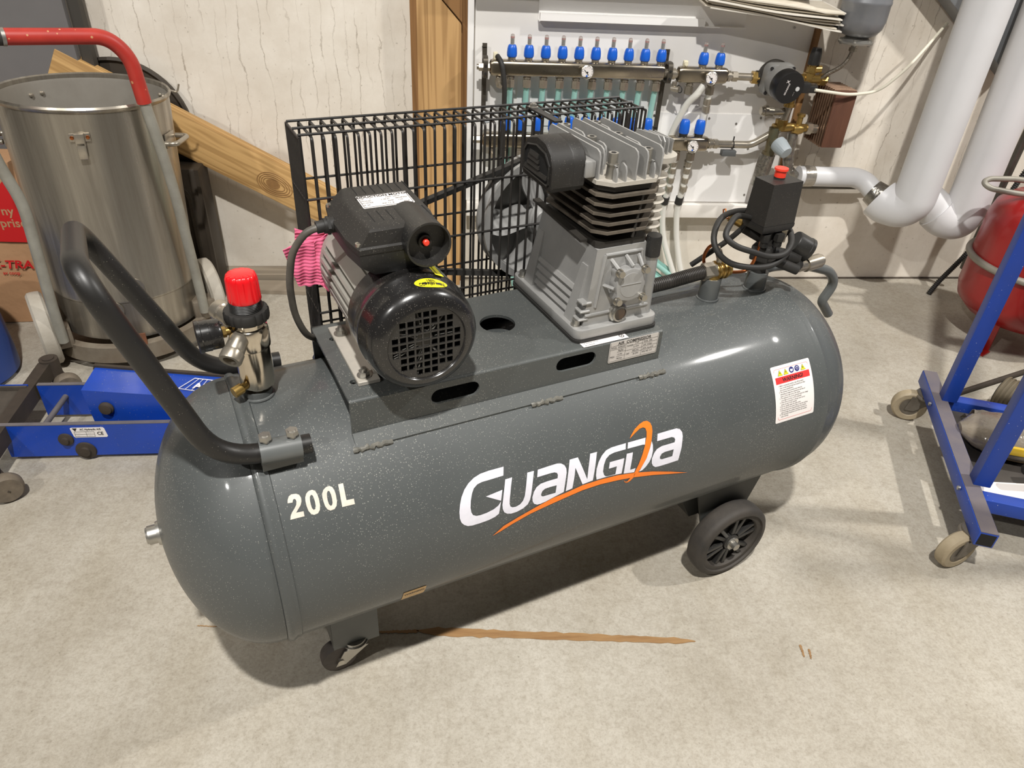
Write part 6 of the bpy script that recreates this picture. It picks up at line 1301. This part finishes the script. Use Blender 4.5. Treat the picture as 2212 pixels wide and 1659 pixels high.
sx0, sx1 = V((1.62, -.84, .055)), V((1.73, -1.02, .055))
obj('spool_core', B().cyl(sx0, sx1, .046, n=36), mat('cord_brown', srgb(112, 100, 78), .7, 0, srgb(70, 62, 48), 18, .9), sp)
obj('spool_bore', B().cyl(sx0 - (sx1 - sx0).normalized() * .001, sx0 - (sx1 - sx0).normalized() * .003, .040, n=32), dark_hole, sp)
rb = B()
for k in range(20): rb.torus(sx0.lerp(sx1, (k + .5) / 20), sx1 - sx0, .0475, .0035, 30, 6)
obj('cord_turn', rb, MATS['cord_brown'], sp, None, 60, 'stuff')
tag(obj('steel_rod', B().cyl((1.44, -.822, .012), (2.0, -.618, .012), .0075, n=12), grime), 'thin dark rod lying on the floor behind the trolley', 'rod')
tag(obj('tool_handle', B().tube([T3(.415, .135, SH + .060), T3(.400, .20, SH + .062), T3(.39, .36, SH + .058)], .012, 16), black_gl), 'glossy black tool handle lying across the package', 'tool')
tag(obj('paper_sheet', B().box(T3(.440, .14, SH + .003), (.085, .16, .0015), rz=TA + .25), label_wh), 'white paper sheet under the package on the trolley', 'paper')

# ================================================================== stains on the floor
rst = mat('brown_residue', srgb(118, 82, 46), .75, 0, srgb(166, 132, 88), 34, 1., stretch=(.35, 3., 1))
fl_o = bpy.data.objects['floor']
def stain(a, b_, w0, w1, n=40, seed=1):
    rn = random.Random(seed); a, b_ = V(a), V(b_); d = (b_ - a).normalized(); s_ = V((-d.y, d.x, 0)); L_ = []; R_ = []
    for i in range(n + 1):
        t = i / n; w_ = (w0 + (w1 - w0) * t) * (.8 + .35 * rn.random()) * min(1, t * 12 + .1) * min(1, (1 - t) * 14 + .15); o_ = rn.uniform(-.0008, .0008)
        p = a.lerp(b_, t); L_.append(p + s_ * (w_ + o_)); R_.append(p - s_ * (w_ - o_))
    return L_ + R_[::-1]
for a, b_, w0, w1, sd in [((-0.0423, -1.5096, 0.0), (0.4936, -1.5673, 0.0), 0.01, 0.0065, 1), ((0.6976, -1.5875, 0.0), (0.6937, -1.615, 0.0), 0.0025, 0.0015, 2), ((0.7109, -1.5977, 0.0), (0.7055, -1.6198, 0.0), 0.0022, 0.0012, 3), ((-0.4578, -1.4723, 0.0), (-0.4186, -1.4768, 0.0), 0.001, 0.0008, 4), ((-0.117, -1.5081, 0.0), (-0.0379, -1.511, 0.0), 0.002, 0.004, 5)]:
    pts = [(p.x, p.y) for p in stain(a, b_, w0, w1, 40, sd)]
    obj('floor_stain', B().plate(pts, [], (0, 0, .0004), UX, UY, .0008), rst, fl_o, 'brown dried streak', 0)
